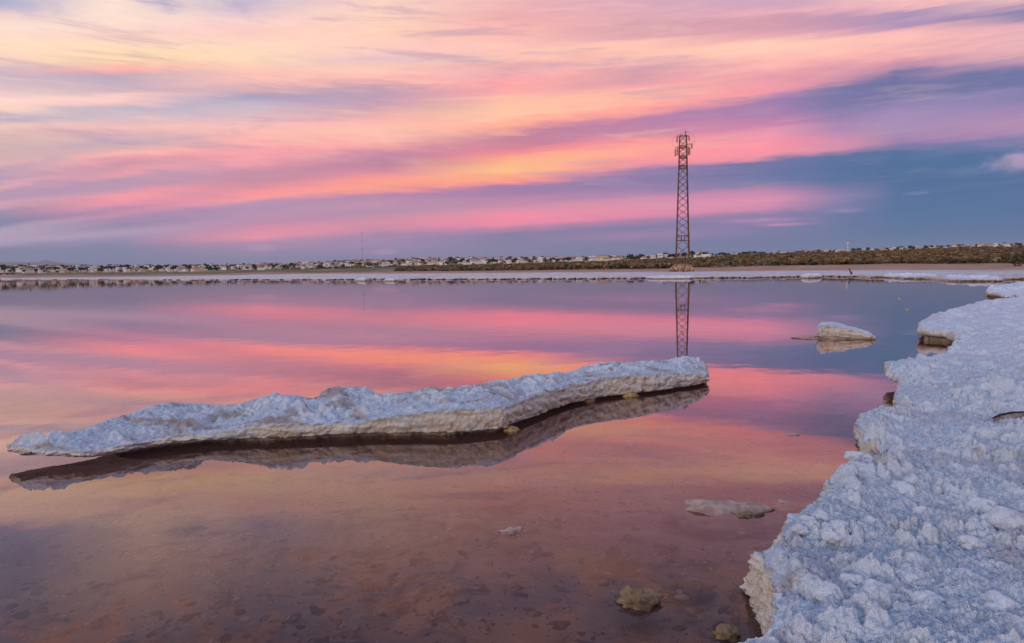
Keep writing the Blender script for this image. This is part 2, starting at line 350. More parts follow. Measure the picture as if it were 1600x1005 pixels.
mx = t.n.new('ShaderNodeMixShader'); t.l.new(t.map(fr.outputs[0], 0.11, 0.52, 0.035, 0.86, 'LINEAR'), mx.inputs[0]); t.l.new(mk.outputs[0], mx.inputs[1]); t.l.new(gl.outputs[0], mx.inputs[2])
ou = t.n.new('ShaderNodeOutputMaterial'); t.l.new(mx.outputs[0], ou.inputs[0])

M_GROUND, t, b = mat('shore_soil', 0.95, 0.1)
P = pos(t); zone = attr_node(t, 'zone')
n1 = t.noise(P, 0.12, 6, 0.6); n2 = t.noise(P, 1.3, 6, 0.65); n3 = t.noise(P, 0.02, 5, 0.6)
soil = t.mix(t.map(n1, 0.35, 0.65), (0.34, 0.20, 0.13), (0.44, 0.28, 0.20)); soil = t.mix(t.m('MULTIPLY', t.map(n2, 0.5, 0.7), 0.5), soil, (0.24, 0.15, 0.10))
heath = t.mix(t.map(n2, 0.35, 0.65), (0.10, 0.085, 0.045), (0.20, 0.15, 0.08)); heath = t.mix(t.map(n3, 0.45, 0.65), heath, (0.25, 0.20, 0.12))
t.l.new(t.mix(zone, soil, heath), b.inputs['Base Color'])

M_ROCK, t, b = mat('rock', 0.75, 0.3)
P = pos(t, True); n1 = t.noise(P, 9.0, 6, 0.7); n2 = t.noise(P, 30.0, 4, 0.6)
c = t.mix(t.map(n1, 0.40, 0.62), (0.27, 0.18, 0.10), (0.09, 0.055, 0.035)); c = t.mix(t.m('MULTIPLY', t.map(n2, 0.55, 0.7), 0.6), c, (0.38, 0.28, 0.17))
t.l.new(c, b.inputs['Base Color']); bump(t, b, t.m('ADD', n2, n1), 1.0, 0.02)
M_PALE = plain('pale_stone', (0.46, 0.33, 0.28), (0.26, 0.16, 0.13), 12.0)
M_DRYSTONE, t, b = mat('footing_stone', 0.9, 0.2)
n1 = t.noise(pos(t), 2.5, 5, 0.6); c = t.mix(t.map(n1, 0.35, 0.65), (0.50, 0.33, 0.23), (0.34, 0.19, 0.12)); t.l.new(per_object(t, c, 0.35), b.inputs['Base Color'])
M_RUST, t, b = mat('rusty_paint', 0.7, 0.3)
n1 = t.noise(pos(t), 0.9, 6, 0.7); c = t.mix(t.map(n1, 0.4, 0.6), (0.11, 0.042, 0.032), (0.22, 0.13, 0.085)); t.l.new(per_object(t, c, 0.2), b.inputs['Base Color'])
M_GLASS = plain('brown_porcelain', (0.05, 0.055, 0.03), None, rough=0.25, spec=0.5)
M_WIRE = plain('wire', (0.12, 0.08, 0.07))
M_DARKWOOD = plain('dark_bark', (0.11, 0.075, 0.05), (0.32, 0.26, 0.20), 14.0)
M_FOAM = plain('yellow_foam', (0.55, 0.42, 0.22))

# ------------------------------------------------------------------ lines of the shore, as read along the horizon
XS = np.arange(-700, 2400, 20.0)
def line(pts):
    q = sorted(pts); return np.interp(XS, [a for a, _ in q], [b for _, b in q])
Y_A = line([(-700, 446), (0, 437.5), (200, 436.5), (300, 438), (400, 437), (500, 437.5), (600, 436.5), (700, 437), (800, 436.3), (900, 436), (960, 435.5), (1060, 435), (1200, 434), (1290, 432), (1330, 432.5), (1385, 434.5), (1440, 436), (1490, 440), (1545, 440), (1600, 437), (1800, 434), (2400, 430)])
Y_B = line([(-700, 443), (0, 434), (150, 433.2), (300, 431), (400, 428.6), (500, 427.6), (650, 427.2), (800, 426.0), (900, 425.2), (1060, 424.4), (1200, 423.0), (1400, 421.8), (1600, 422), (2400, 420)])
Y_C = line([(-700, 440), (0, 430.5), (200, 429.5), (400, 426.5), (600, 424.8), (800, 422.8), (1060, 419.4), (1200, 416.2), (1300, 414), (1400, 412.6), (1600, 412.5), (2400, 406)])
Y_D = line([(-700, 436), (0, 427.5), (200, 426.5), (400, 422.8), (600, 418.6), (800, 413.5), (1000, 407.5), (1200, 399), (1400, 394), (1600, 388.5), (2400, 380)])
Y_E = line([(-700, 430), (0, 420.5), (100, 419.5), (200, 419), (400, 416.5), (500, 413), (600, 409.5), (680, 406), (800, 406), (900, 406), (1000, 404.5), (1100, 402), (1200, 398.5), (1300, 396), (1400, 391.8), (1500, 387.6), (1600, 385.5), (2400, 378)])
XAZ = np.array([az_of(x) for x in XS])
Z_B = 0.30
D_A = np.array([on_plane(x, y, 0).xy.length for x, y in zip(XS, Y_A)])
D_B = np.maximum(np.array([on_plane(x, y, Z_B).xy.length for x, y in zip(XS, Y_B)]), D_A + 8)
D_C = D_B * 1.35 + 15
D_D = np.interp(XS, [-700, 300, 700, 1000, 2400], [900, 850, 760, 640, 560])
D_E = np.interp(XS, [-700, 300, 2400], [1500, 1450, 1350])
Z_C = np.array([at_dist(x, y, d).z for x, y, d in zip(XS, Y_C, D_C)])
Z_D = np.array([at_dist(x, y, d).z for x, y, d in zip(XS, Y_D, D_D)])
Z_E = np.array([at_dist(x, y, d).z for x, y, d in zip(XS, Y_E, D_E)])
Z_C = np.maximum(Z_C, 0.5)
def ground_z(azimuth, dist):               # height of the land at a bearing and distance
    a = np.atleast_1d(np.asarray(azimuth, float)); d = np.atleast_1d(np.asarray(dist, float))
    q = [np.interp(a, XAZ, k) for k in (D_A, D_B, D_C, D_D, D_E, Z_C, Z_D, Z_E)]
    one = np.ones_like(a)
    ds = np.stack([q[0], q[1], q[2], q[3], q[4], q[4] + 900, one * 9000]); zs = np.stack([one * 0.02, one * (Z_B - 0.08), q[5], q[6], q[7], q[7] * 0.7, one * 0])
    out = np.full_like(a, -0.5)
    for i in range(6):
        k = (d >= ds[i]) & (d <= ds[i + 1]); f = (d - ds[i]) / np.maximum(ds[i + 1] - ds[i], 1e-6)
        out = np.where(k, zs[i] + f * (zs[i + 1] - zs[i]), out)
    return out
def px_ground(x, dist):
    a = az_of(x); z = float(ground_z(a, dist)[0]); return Vector((math.sin(a) * dist, math.cos(a) * dist, z))

# ------------------------------------------------------------------ setting
# land: one sheet from the lake shore to beyond the hills
na = 420; azs = np.linspace(XAZ[1], XAZ[-2], na)
rad = []
for a in azs:
    q = [float(np.interp(a, XAZ, k)) for k in (D_A, D_B, D_C, D_D, D_E)]
    rr = list(np.linspace(q[0] + 1.5, q[1], 6)[:-1]) + list(np.linspace(q[1], q[2], 14)[:-1]) + list(np.geomspace(q[2], q[3], 26)[:-1]) + list(np.linspace(q[3], q[4], 22)[:-1]) + list(np.linspace(q[4], q[4] + 900, 5)) + [8900, 11900]
    rad.append(rr)
rad = np.array(rad); AZ = np.repeat(azs[:, None], rad.shape[1], 1)
gz = ground_z(AZ.ravel(), np.minimum(rad, 8990).ravel()).reshape(rad.shape)
gx = np.sin(AZ) * rad; gy = np.cos(AZ) * rad
band = np.interp(np.arange(rad.shape[1]), [0, 5, 12, 20, rad.shape[1]], [0, 0.15, 0.3, 1, 1])
gz = gz + fbm(gx / 14, gy / 14, 4, 5) * 0.22 * band + fbm(gx / 90, gy / 90, 4, 6) * 1.2 * np.clip((rad - 250) / 400, 0, 1)
me = raw_mesh('ground', np.stack([gx, gy, gz], -1).reshape(-1, 3), grid_faces(*rad.shape))
dC = np.interp(AZ, XAZ, D_C); attr(me, 'zone', sstep(rad + fbm(gx / 9, gy / 9, 4, 8) * 14, dC * 0.9, dC * 1.05).ravel())
kind(link('ground', me, M_GROUND, smooth=True), 'structure')

# hills far behind the town
MOUNT = [(-700, 404), (-500, 399), (-350, 407), (-200, 404), (-100, 410), (0, 409.5), (25, 409), (48, 410.5), (62, 409), (70, 406.3), (80, 408), (100, 411.5), (130, 413.2), (170, 416), (230, 418), (300, 422)]
mx_ = np.arange(-700, 300, 4.0); my = np.interp(mx_, [a for a, _ in MOUNT], [b for _, b in MOUNT]) + fbm(mx_ / 22, mx_ * 0, 4, 3) * 0.7
rows = []
for k, (dd, s) in enumerate([(8000, 0.0), (8600, 0.55), (9200, 1.0), (10200, 0.6), (11500, 0.0)]):
    rows.append([tuple((lambda q: (q.x, q.y, max(-3.0, q.z * s + (fbm(np.array([x / 9.0]), np.array([k * 3.0]), 3, 4)[0] * 18 if 0 < s < 1 else 0))))(at_dist(x, y, dd))) for x, y in zip(mx_, my)])
M_HILL = plain('far_rock', (0.22, 0.21, 0.21), (0.16, 0.16, 0.15), 0.004, obj=False)
kind(link('hills', raw_mesh('hills', np.array(rows).reshape(-1, 3), grid_faces(5, len(mx_))), M_HILL, smooth=True), 'structure')

# lake bed and water
nr, nt = 260, 420
rr = np.concatenate([[0.0], np.geomspace(0.8, 14, nr - 40), np.geomspace(15, 420, 39)]); tt = np.linspace(0, 2 * math.pi, nt)
RR, TT = np.meshgrid(rr, tt, indexing='ij'); bx = RR * np.sin(TT); by = RR * np.cos(TT)
bz = -0.10 - 0.05 * sstep(RR, 2.5, 6) - 0.1 * sstep(RR, 6, 20) + fbm(bx * 1.1, by * 1.1, 5, 11) * 0.045 + fbm(bx * 5, by * 5, 5, 12) * 0.022
bz = np.minimum(bz, -0.02) - 0.4 * sstep(RR, 60, 120)
kind(link('lake_bed', raw_mesh('lake_bed', np.stack([bx, by, bz], -1).reshape(-1, 3), grid_faces(nr, nt)), M_BED, smooth=True), 'structure')
tt = np.linspace(0, 2 * math.pi, 97)[:-1]
wv = np.stack([420 * np.sin(tt), 420 * np.cos(tt), tt * 0], -1)
me = bpy.data.meshes.new('water'); me.from_pydata([tuple(q) for q in wv], [], [tuple(range(96))[::-1]]); me.update()
kind(link('water', me, M_WATER), 'structure')

# ------------------------------------------------------------------ salt crust: a sheet with a broken, overhanging rim
def sdf(px, py, poly):                     # + inside; also the nearest rim point
    poly = np.asarray(poly, float); n = len(poly); best = np.full(px.shape, 1e9); bx = np.zeros_like(px); by = np.zeros_like(py); inside = np.zeros(px.shape, bool)
    for i in range(n):
        ax, ay = poly[i]; cx, cy = poly[(i + 1) % n]; ex, ey = cx - ax, cy - ay
        u = np.clip(((px - ax) * ex + (py - ay) * ey) / (ex * ex + ey * ey + 1e-12), 0, 1)
        qx = ax + u * ex; qy = ay + u * ey; d = (px - qx) ** 2 + (py - qy) ** 2
        k = d < best; best = np.where(k, d, best); bx = np.where(k, qx, bx); by = np.where(k, qy, by)
        if ay != cy:
            inside ^= ((ay > py) != (cy > py)) & (px < (cx - ax) * (py - ay) / (cy - ay) + ax)
    d = np.sqrt(best); return np.where(inside, d, -d), bx, by

def crust(name, X, Y, poly, ztop, prof, wskirt, warp, nod, topstain=0.15, grain=1.0, sidelump=1.0, cell=lambda x, y: 0.009):
    """X, Y: 2-D plan grid; ztop(x, y, d) the top; prof(s, bx, by, zt) -> outward offset, height of the rim."""
    sh = X.shape; x = X.ravel(); y = Y.ravel()
    wx = x.copy(); wy = y.copy()
    for (a, sc, sd_) in warp:
        wx += fbm(x / sc, y / sc, 4, sd_) * a; wy += fbm(x / sc, y / sc, 4, sd_ + 50) * a
    d, bx, by = sdf(wx, wy, poly)
    keep = d > -wskirt
    zt = ztop(x, y, d)
    # nodules, fading over the broken rim
    cl = cell(x, y); h = np.zeros_like(x); wht = np.zeros_like(x)
    for (sc, am, fill, sd_) in nod:
        md = sstep(fbm(x / (sc * 7), y / (sc * 7), 3, sd_ + 7), -0.30, 0.45) * (0.35 + 1.0 * sstep(fbm(x / 0.55, y / 0.55, 3, sd_ + 17), -0.3, 0.5))
        wob = fbm(x / sc * 0.7, y / sc * 0.7, 2, sd_ + 3) * 0.5
        dm = domes(x / sc + wob, y / sc - wob, sd_, fill) * md; h += dm * am * np.clip((sc / cl - 0.8) / 1.2, 0, 1)
        if sc > 0.02: wht = np.maximum(wht, sstep(dm, 0.13, 0.5))
    h += (0.6 - np.abs(fbm(x / 0.05, y / 0.05, 3, 55))) * 0.028 * grain * np.clip((0.05 / cl - 0.9) / 1.2, 0, 1) + fbm(x / 0.016, y / 0.016, 2, 56) * 0.008 * grain * np.clip((0.016 / cl - 1.2) / 1.5, 0, 1)
    out_x = wx - bx; out_y = wy - by; L = np.sqrt(out_x ** 2 + out_y ** 2) + 1e-9
    out_x /= L; out_y /= L
    s = np.clip(-d / wskirt, 0, 1); rim = d < 0
    ztr = ztop(x + out_x * d, y + out_y * d, d * 0)
    off, zz = prof(s, bx, by, ztr)
    rx = bx + (x - wx) + out_x * off; ry = by + (y - wy) + out_y * off
    edge = sstep(d, 0.0, 0.05)
    zi = zt + h * (0.35 + 0.65 * edge)
    fx = np.where(rim, rx, x); fy = np.where(rim, ry, y)
    rough = fbm(fx * 30, fy * 30 + zz * 80, 3, 77) * 0.018 + fbm(fx * 11 + 5, fy * 11 + zz * 30, 3, 78) * 0.026
    al = -out_y * fx + out_x * fy
    rough = rough + domes(al * 22 + fx * 6, zz * 40 + fy * 3, 79, 0.8) * 0.016 + domes(al * 48, zz * 75, 80, 0.9) * 0.009 - 0.012
    rough = rough * sidelump * np.clip(0.04 / cl, 0.35, 1) + fbm(al * 2.5, zz * 55, 4, 81) * 0.010
    fx = fx + np.where(rim, out_x * rough, 0); fy = fy + np.where(rim, out_y * rough, 0)
    fz = np.where(rim, zz + h * 0.35 * np.clip(1 - s * 6, 0, 1), zi)
    idx = -np.ones(len(x), np.int64); idx[keep] = np.arange(keep.sum())
    fc = grid_faces(*sh); fc = fc[keep[fc].all(1)]
    me = raw_mesh(name, np.stack([fx, fy, fz], -1)[keep], idx[fc])
    sidev = np.where(rim, sstep(s, 0.02, 0.10), 0)
    attr(me, 'side', sidev[keep])
    st = sstep(-fz, -0.02, 0.03) * 0.8 + np.where(rim, sstep(s, 0.5, 0.75) * 0.5, 0)  # damp band at the waterline, plus shade painted under the overhang
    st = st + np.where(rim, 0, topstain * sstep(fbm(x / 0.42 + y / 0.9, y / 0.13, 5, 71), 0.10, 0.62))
    attr(me, 'stain_shade', np.clip(st, 0, 1)[keep])
    attr(me, 'white', np.where(rim, 0, wht)[keep])
    return me

# --- shore crust on the right
ZC = 0.20
RIM = [(1158, 1006), (1172, 996), (1202, 986), (1216, 974), (1232, 947), (1226, 925), (1216, 902), (1200, 872), (1184, 846), (1222, 838), (1236, 812), (1270, 790), (1300, 777), (1312, 755), (1322, 733), (1342, 722), (1392, 719), (1396, 714), (1386, 700), (1376, 686), (1346, 681), (1341, 662), (1352, 650), (1372, 643), (1398, 640), (1406, 626), (1401, 612), (1407, 600), (1403, 588), (1386, 568), (1420, 562), (1452, 558), (1494, 536), (1506, 530), (1478, 515), (1436, 512), (1440, 502), (1457, 491), (1500, 480), (1546, 468), (1592, 464), (1604, 461), (1570, 460), (1543, 455), (1546, 448), (1572, 444), (1600, 440.5), (1640, 438.5)]
rim_w = [tuple(on_plane(x, y, ZC).xy) for x, y in RIM]
poly = [(0.42, 0.35), (0.50, 1.2)] + rim_w + [(70, 62), (70, 0.35)]
nA = 640; azg = np.linspace(R(12), R(52), nA)
rl = [1.25]
while rl[-1] < 48: rl.append(rl[-1] * (1 + min(0.0028 if rl[-1] < 14 else 0.008, max(0.0020, rl[-1] / 1600.0))))
RA, AA = np.meshgrid(np.array(rl), azg, indexing='ij')
def z_shore(x, y, d):
    r_ = np.hypot(x, y)
    return ZC + fbm(x / 0.9, y / 0.9, 4, 21) * 0.050 + fbm(x / 0.30, y / 0.20, 4, 22) * 0.034 + 0.03 * sstep(d, 0.1, 1.5) - 0.012 * (1 - sstep(d, 0, 0.06))
near1 = on_plane(1190, 915, 0.1)
notch = [on_plane(x, y, 0.1) for x, y in ((1368, 692), (1398, 598))]
def prof_shore(s, bx, by, zt):
    q = np.exp(-((bx - near1.x) ** 2 + (by - near1.y) ** 2) / 0.16)
    g = sum(np.exp(-((bx - p.x) ** 2 + (by - p.y) ** 2) / (0.02 * p.xy.length)) for p in notch); g = np.clip(g, 0, 1)
    far = sstep(np.hypot(bx, by), 6.0, 9.0)
    zl = (0.075 + 0.045 * (1 - 0.7 * far) * fbm(bx * 1.7, by * 1.7, 3, 33) + 0.03 * g) * (1 - q)
    U = (0.07 + 0.06 * far + 0.07 * (1 - far) * fbm(bx * 2.2, by * 2.2, 2, 31) + 0.05 * g) * (1 - q)
    off = np.interp(s, [0, 0.10, 0.2], [0, 0.012, 0.016]) + 0.03 * q * sstep(s, 0.1, 0.5) - 0.02 * (1 - q) * sstep(s, 0.3, 0.5) - U * sstep(s, 0.48, 0.75)
    z = np.where(s < 0.10, zt - s / 0.10 * 0.016, np.where(s < 0.5, zt - 0.016 - (s - 0.10) / 0.40 * (zt - 0.016 - zl), zl - (zl + 0.16) * sstep(s, 0.66, 1.0)))
    return off, z
CRACKS = [[(1372, 738), (1384, 741), (1402, 743)], [(1428, 741), (1446, 745), (1466, 744), (1492, 748)]]
crack_seg = []
for c_ in CRACKS:
    w_ = [on_plane(x, y, ZC + 0.02) for x, y in c_]; crack_seg += [(a.x, a.y, b_.x, b_.y) for a, b_ in zip(w_[:-1], w_[1:])]
z_plain = z_shore
def z_shore(x, y, d):
    z = z_plain(x, y, d)
    for (ax, ay, ex, ey) in crack_seg:
        u = np.clip(((x - ax) * (ex - ax) + (y - ay) * (ey - ay)) / ((ex - ax) ** 2 + (ey - ay) ** 2), 0, 1)
        q = np.hypot(x - ax - u * (ex - ax), (y - ay - u * (ey - ay))) + fbm(x * 9, y * 9, 2, 35) * 0.006
        z = z - 0.11 * (1 - sstep(q, 0.008, 0.024))
    return z
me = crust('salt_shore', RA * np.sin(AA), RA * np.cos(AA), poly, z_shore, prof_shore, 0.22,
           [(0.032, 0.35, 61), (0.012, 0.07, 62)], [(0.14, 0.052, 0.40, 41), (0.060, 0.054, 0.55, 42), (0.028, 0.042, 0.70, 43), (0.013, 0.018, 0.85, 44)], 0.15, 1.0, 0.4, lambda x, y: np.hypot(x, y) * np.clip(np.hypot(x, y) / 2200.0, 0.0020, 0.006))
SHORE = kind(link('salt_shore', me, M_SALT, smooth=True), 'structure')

# --- salt flat of the far shore
nf = 900; azf = np.linspace(az_of(-420), az_of(2150), nf); v = np.concatenate([np.linspace(-0.25, 0.25, 34), np.linspace(0.28, 1.03, 22)])
AF, VF = np.meshgrid(azf, v, indexing='ij')
dA = np.interp(AF, XAZ, D_A); dB = np.interp(AF, XAZ, D_B) + 3
jit = fbm(AF * 160, AF * 0, 5, 91) * 0.020 + fbm(AF * 37, AF * 0, 4, 92) * 0.05
dA = dA * (1 + jit)
s = np.clip(-VF / 0.25, 0, 1); zt = 0.17 + fbm(AF * 60, AF * 0 + 3, 4, 93) * 0.07
zt = np.clip(zt, 0.05, 0.4)
lin_d = np.where(VF > 0, dA + (dB - dA) * np.maximum(VF, 0) ** 1.3, dA + s * 0.5)
lin_d = np.where(VF < 0, dA + np.interp(s, [0, .15, 1], [0, -0.04, 0.45]), lin_d)
X = np.sin(AF) * lin_d; Y = np.cos(AF) * lin_d
Z = np.where(VF >= 0, zt + (Z_B - zt) * sstep(VF, 0.1, 1.0) + fbm(X / 1.4, Y / 1.4, 4, 94) * 0.05 * sstep(VF, 0.0, 0.05) * (1 - sstep(VF, 0.9, 1.0)), zt - s * (zt + 0.2))
Z = np.where(VF > 0.99, 0.05, Z)
me = raw_mesh('salt_flat', np.stack([X, Y, Z], -1).reshape(-1, 3), grid_faces(nf, len(v)))
attr(me, 'side', np.where(VF < 0, sstep(s, 0.05, 0.2), 0).ravel()); attr(me, 'stain_shade', np.where(VF < 0, sstep(s, 0.35, 0.6) * 0.95, 0.55 * sstep(VF + fbm(X / 6, Y / 6, 4, 95) * 0.25, 0.72, 1.0) + 0.34 + 0.55 * sstep(fbm(X / 9, Y / 2.2, 5, 96), 0.02, 0.5)).ravel())  # undercut shade painted along the rim, brine stains over the top
kind(link('salt_flat', me, M_SALT, smooth=True), 'structure')

# ------------------------------------------------------------------ loose salt slabs
def slab(name, xs, yb, yt, ys, lift, depth, step, label, cat, amp=1.0, foot_z=-0.14, nodscale=1.0, sink=0.22, mat_=None, seed=0, topstain=0.2, shelf=0.36):
    """front rim: lower and upper line; back skyline; all along the bearing, at true distance."""
    xf = np.arange(xs[0], xs[-1] + 0.1, max(2.0, (xs[-1] - xs[0]) / 160.0))
    I = lambda q: np.interp(xf, xs, q)
    b_, t_, s_, l_, d_ = I(yb), I(yt), I(ys), I(lift) * 0.78, I(depth)
    front = [on_plane(x, y, z) for x, y, z in zip(xf, b_, l_)]
    az = np.array([math.atan2(p.x, p.y) for p in front]); rf = np.array([p.xy.length for p in front]); rb = rf + d_
    zt = np.array([at_dist(x, y, r).z for x, y, r in zip(xf, t_, rf)]); zs = np.array([at_dist(x, y, r).z for x, y, r in zip(xf, s_, rb)])
    poly = [(math.sin(a) * r, math.cos(a) * r) for a, r in zip(az, rf)] + [(math.sin(a) * r, math.cos(a) * r) for a, r in zip(az[::-1], rb[::-1])]
    pa = np.array(poly); ax = np.array([pa[len(az) - 1][0] - pa[0][0], pa[len(az) - 1][1] - pa[0][1]]); ax /= np.linalg.norm(ax); nx = np.array([-ax[1], ax[0]])
    c0 = pa.mean(0); U = (pa - c0) @ ax; V = (pa - c0) @ nx; ws = 0.30
    gu = np.arange(U.min() - ws, U.max() + ws, step); gv = np.arange(V.min() - ws, V.max() + ws, step)
    GU, GV = np.meshgrid(gu, gv, indexing='ij'); X = c0[0] + GU * ax[0] + GV * nx[0]; Y = c0[1] + GU * ax[1] + GV * nx[1]
    def top(x, y, d):
        a = np.arctan2(x, y); r = np.hypot(x, y); f = np.clip((r - np.interp(a, az, rf)) / np.maximum(np.interp(a, az, d_), 0.02), 0, 1)
        z = np.interp(a, az, zt) * (1 - f) + np.interp(a, az, zs) * f
        e = sstep(d, 0.0, 0.10)
        return z + amp * e * (fbm(x / 0.5, y / 0.5, 4, 121 + seed) * 0.042 + fbm(x / 0.14, y / 0.14, 4, 122 + seed) * 0.020)
    def prof(s, bx, by, ztr):
        a = np.arctan2(bx, by); zl = np.interp(a, az, l_); fz_ = zl + 0.01 + (foot_z - zl - 0.01) * sstep(np.interp(a, az, d_), shelf, shelf * 1.55)
        z = np.interp(s, [0, 0.05, 0.40, 1.0], [0, 0.07, 1.0, 1.0]); zz = ztr + (zl - ztr) * z - (zl - fz_) * sstep(s, 0.55, 1.0)
        off = np.interp(s, [0, 0.05, 0.22, 0.40, 1.0], [0, 0.012, 0.020, 0.0, -sink])
        return off, zz
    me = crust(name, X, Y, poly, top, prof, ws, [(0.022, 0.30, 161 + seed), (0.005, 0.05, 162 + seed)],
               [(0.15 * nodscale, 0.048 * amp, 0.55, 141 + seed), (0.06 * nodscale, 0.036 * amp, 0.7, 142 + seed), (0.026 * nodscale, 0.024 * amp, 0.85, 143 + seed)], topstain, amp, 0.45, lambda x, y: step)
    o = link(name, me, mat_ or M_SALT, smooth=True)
    return tag(o, label, cat)
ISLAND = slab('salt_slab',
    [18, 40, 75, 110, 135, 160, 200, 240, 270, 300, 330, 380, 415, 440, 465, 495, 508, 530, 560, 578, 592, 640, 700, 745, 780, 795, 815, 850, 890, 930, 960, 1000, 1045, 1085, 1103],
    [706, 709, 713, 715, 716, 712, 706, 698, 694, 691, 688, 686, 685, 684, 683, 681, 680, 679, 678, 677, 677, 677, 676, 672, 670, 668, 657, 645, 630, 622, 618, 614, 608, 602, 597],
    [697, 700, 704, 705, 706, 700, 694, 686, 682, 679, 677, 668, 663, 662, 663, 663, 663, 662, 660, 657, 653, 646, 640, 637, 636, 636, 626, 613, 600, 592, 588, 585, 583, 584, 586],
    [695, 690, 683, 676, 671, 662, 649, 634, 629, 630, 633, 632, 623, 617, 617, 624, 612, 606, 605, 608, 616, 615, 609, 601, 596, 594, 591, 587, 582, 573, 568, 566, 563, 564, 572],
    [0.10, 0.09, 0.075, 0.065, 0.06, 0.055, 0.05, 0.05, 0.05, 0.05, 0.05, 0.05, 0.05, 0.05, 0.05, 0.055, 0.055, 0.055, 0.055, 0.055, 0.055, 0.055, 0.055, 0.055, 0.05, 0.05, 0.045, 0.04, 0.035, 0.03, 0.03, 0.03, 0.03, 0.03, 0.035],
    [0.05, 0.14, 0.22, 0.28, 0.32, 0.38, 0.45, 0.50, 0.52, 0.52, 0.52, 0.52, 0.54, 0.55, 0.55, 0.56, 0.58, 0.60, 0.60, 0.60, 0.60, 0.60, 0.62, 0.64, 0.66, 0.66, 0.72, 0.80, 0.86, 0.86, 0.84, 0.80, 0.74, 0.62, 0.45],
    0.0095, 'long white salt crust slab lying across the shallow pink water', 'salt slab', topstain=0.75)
BLOCK = slab('salt_block', [1279, 1284, 1295, 1310, 1330, 1345, 1358, 1367],
    [525, 526, 526, 527, 528, 529, 530, 530], [514, 507, 508, 511, 515, 519, 523, 527], [508, 503.5, 503, 505, 511, 515, 519, 526],
    [0.05, 0.05, 0.045, 0.04, 0.03, 0.02, 0.015, 0.01], [0.10, 0.25, 0.30, 0.32, 0.32, 0.30, 0.25, 0.1],
    0.011, 'small wedge shaped cream salt block alone in the water', 'salt block', amp=0.6, sink=0.07, shelf=0.08, seed=9)
LEDGE = slab('salt_ledge', [1541, 1550, 1565, 1580, 1600, 1640], [461, 463, 464, 463, 462, 461], [455, 456, 457, 456, 455, 454], [452, 447, 444.5, 443, 440, 438],
    [0.03, 0.03, 0.03, 0.03, 0.04, 0.05], [0.3, 1.4, 2.4, 3.0, 3.4, 3.6], 0.05, 'pale broken salt ledge jutting into water at the right edge', 'salt ledge', amp=1.6, sink=0.2, nodscale=2.2, seed=17)

for i, (xs, yb, yt, ys, dp, lb) in enumerate([
    ([1381, 1390, 1420, 1450, 1462, 1466], [433.5, 434, 434.2, 434.2, 434, 433.5], [431.2, 430.4, 430.6, 431, 431.2, 432], [430, 428.2, 427.8, 428.6, 429.6, 430.5], [1, 4, 5, 4, 2.5, 0.8], 'broken pale salt ledge on the far shore below the leaning post'),
    ([1478, 1484, 1510, 1540, 1560, 1567], [437.2, 437.6, 438.2, 439, 439.6, 439], [434, 433.2, 433.8, 434.8, 435.6, 436.5], [432.5, 431, 430.8, 431.6, 433.4, 435], [1, 4, 5, 4.5, 2.5, 0.8], 'longest dark edged salt ledge at the right end of the far shore'),
    ([1252, 1262, 1275, 1285], [434.4, 434.6, 434.2, 433.4], [431.6, 430.2, 430.6, 431.8], [430.8, 429.2, 429.6, 431], [0.8, 2, 2, 0.8], 'small upturned salt plate on the far shore right of the tower'),
    ([1010, 1020, 1050, 1078, 1084], [435.2, 435.6, 435.6, 435.4, 435], [433.4, 432.8, 432.8, 433, 433.6], [432.6, 431.8, 431.8, 432, 433], [1, 3.5, 4, 3, 1], 'flat salt plate at the waterline in front of the tower'),
    ([556, 562, 570, 576], [438.6, 439, 439, 438.4], [437, 435.6, 435.8, 437], [436.6, 434.9, 435.2, 436.8], [0.8, 3, 3, 0.8], 'white salt lump at the far waterline below the radio mast'),
    ([600, 606, 616, 622], [439, 439.4, 439.4, 438.8], [437.4, 436, 436.2, 437.2], [437, 435.4, 435.6, 437], [0.8, 3, 3, 0.8], 'white salt lump right of the lump below the radio mast')]):
    n = len(xs); slab('salt_plate', xs, yb, yt, ys, [0.03] * n, dp, 0.06 if i < 4 else 0.1, lb, 'salt plate', amp=2.0, sink=0.25, nodscale=4.0, seed=23 + i)

rng = random.Random(7)
def copy_tree(src, loc, rz, sc):
    c = src.copy(); COL.objects.link(c); c.location = loc; c.rotation_euler = (0, 0, rz); c.scale = sc if isinstance(sc, tuple) else (sc, sc, sc)
    for ch in src.children:
        d = ch.copy(); COL.objects.link(d); d.parent = c; d.matrix_parent_inverse = ch.matrix_parent_inverse.copy()
    return c

# ------------------------------------------------------------------ little pillars of salt under the slab, parts of it
def blob(name, r, seed, squash=(1, 1, 1), amp=0.25, sub=3, freq=1.6):
    bm = bmesh.new(); bmesh.ops.create_icosphere(bm, subdivisions=sub, radius=1.0)
    co = np.array([v.co[:] for v in bm.verts]); o = seed * 13.7
    n = fbm(co[:, 0] * freq + o, co[:, 1] * freq + co[:, 2] * 1.3 * freq - o, 4, seed) * amp + fbm(co[:, 2] * freq * 2 + o, co[:, 0] * freq * 2 - co[:, 1] * freq, 3, seed + 5) * amp * 0.5
    co = co * (1 + n)[:, None] * r * np.array(squash)
    for v, q in zip(bm.verts, co): v.co = q
    me = bpy.data.meshes.new(name); bm.to_mesh(me); bm.free()
    attr(me, 'side', np.ones(len(co))); attr(me, 'stain_shade', np.zeros(len(co))); attr(me, 'white', np.ones(len(co)))
    return me
M_FOOT = plain('yellow_salt', (0.50, 0.36, 0.16), (0.26, 0.17, 0.08), 25.0)
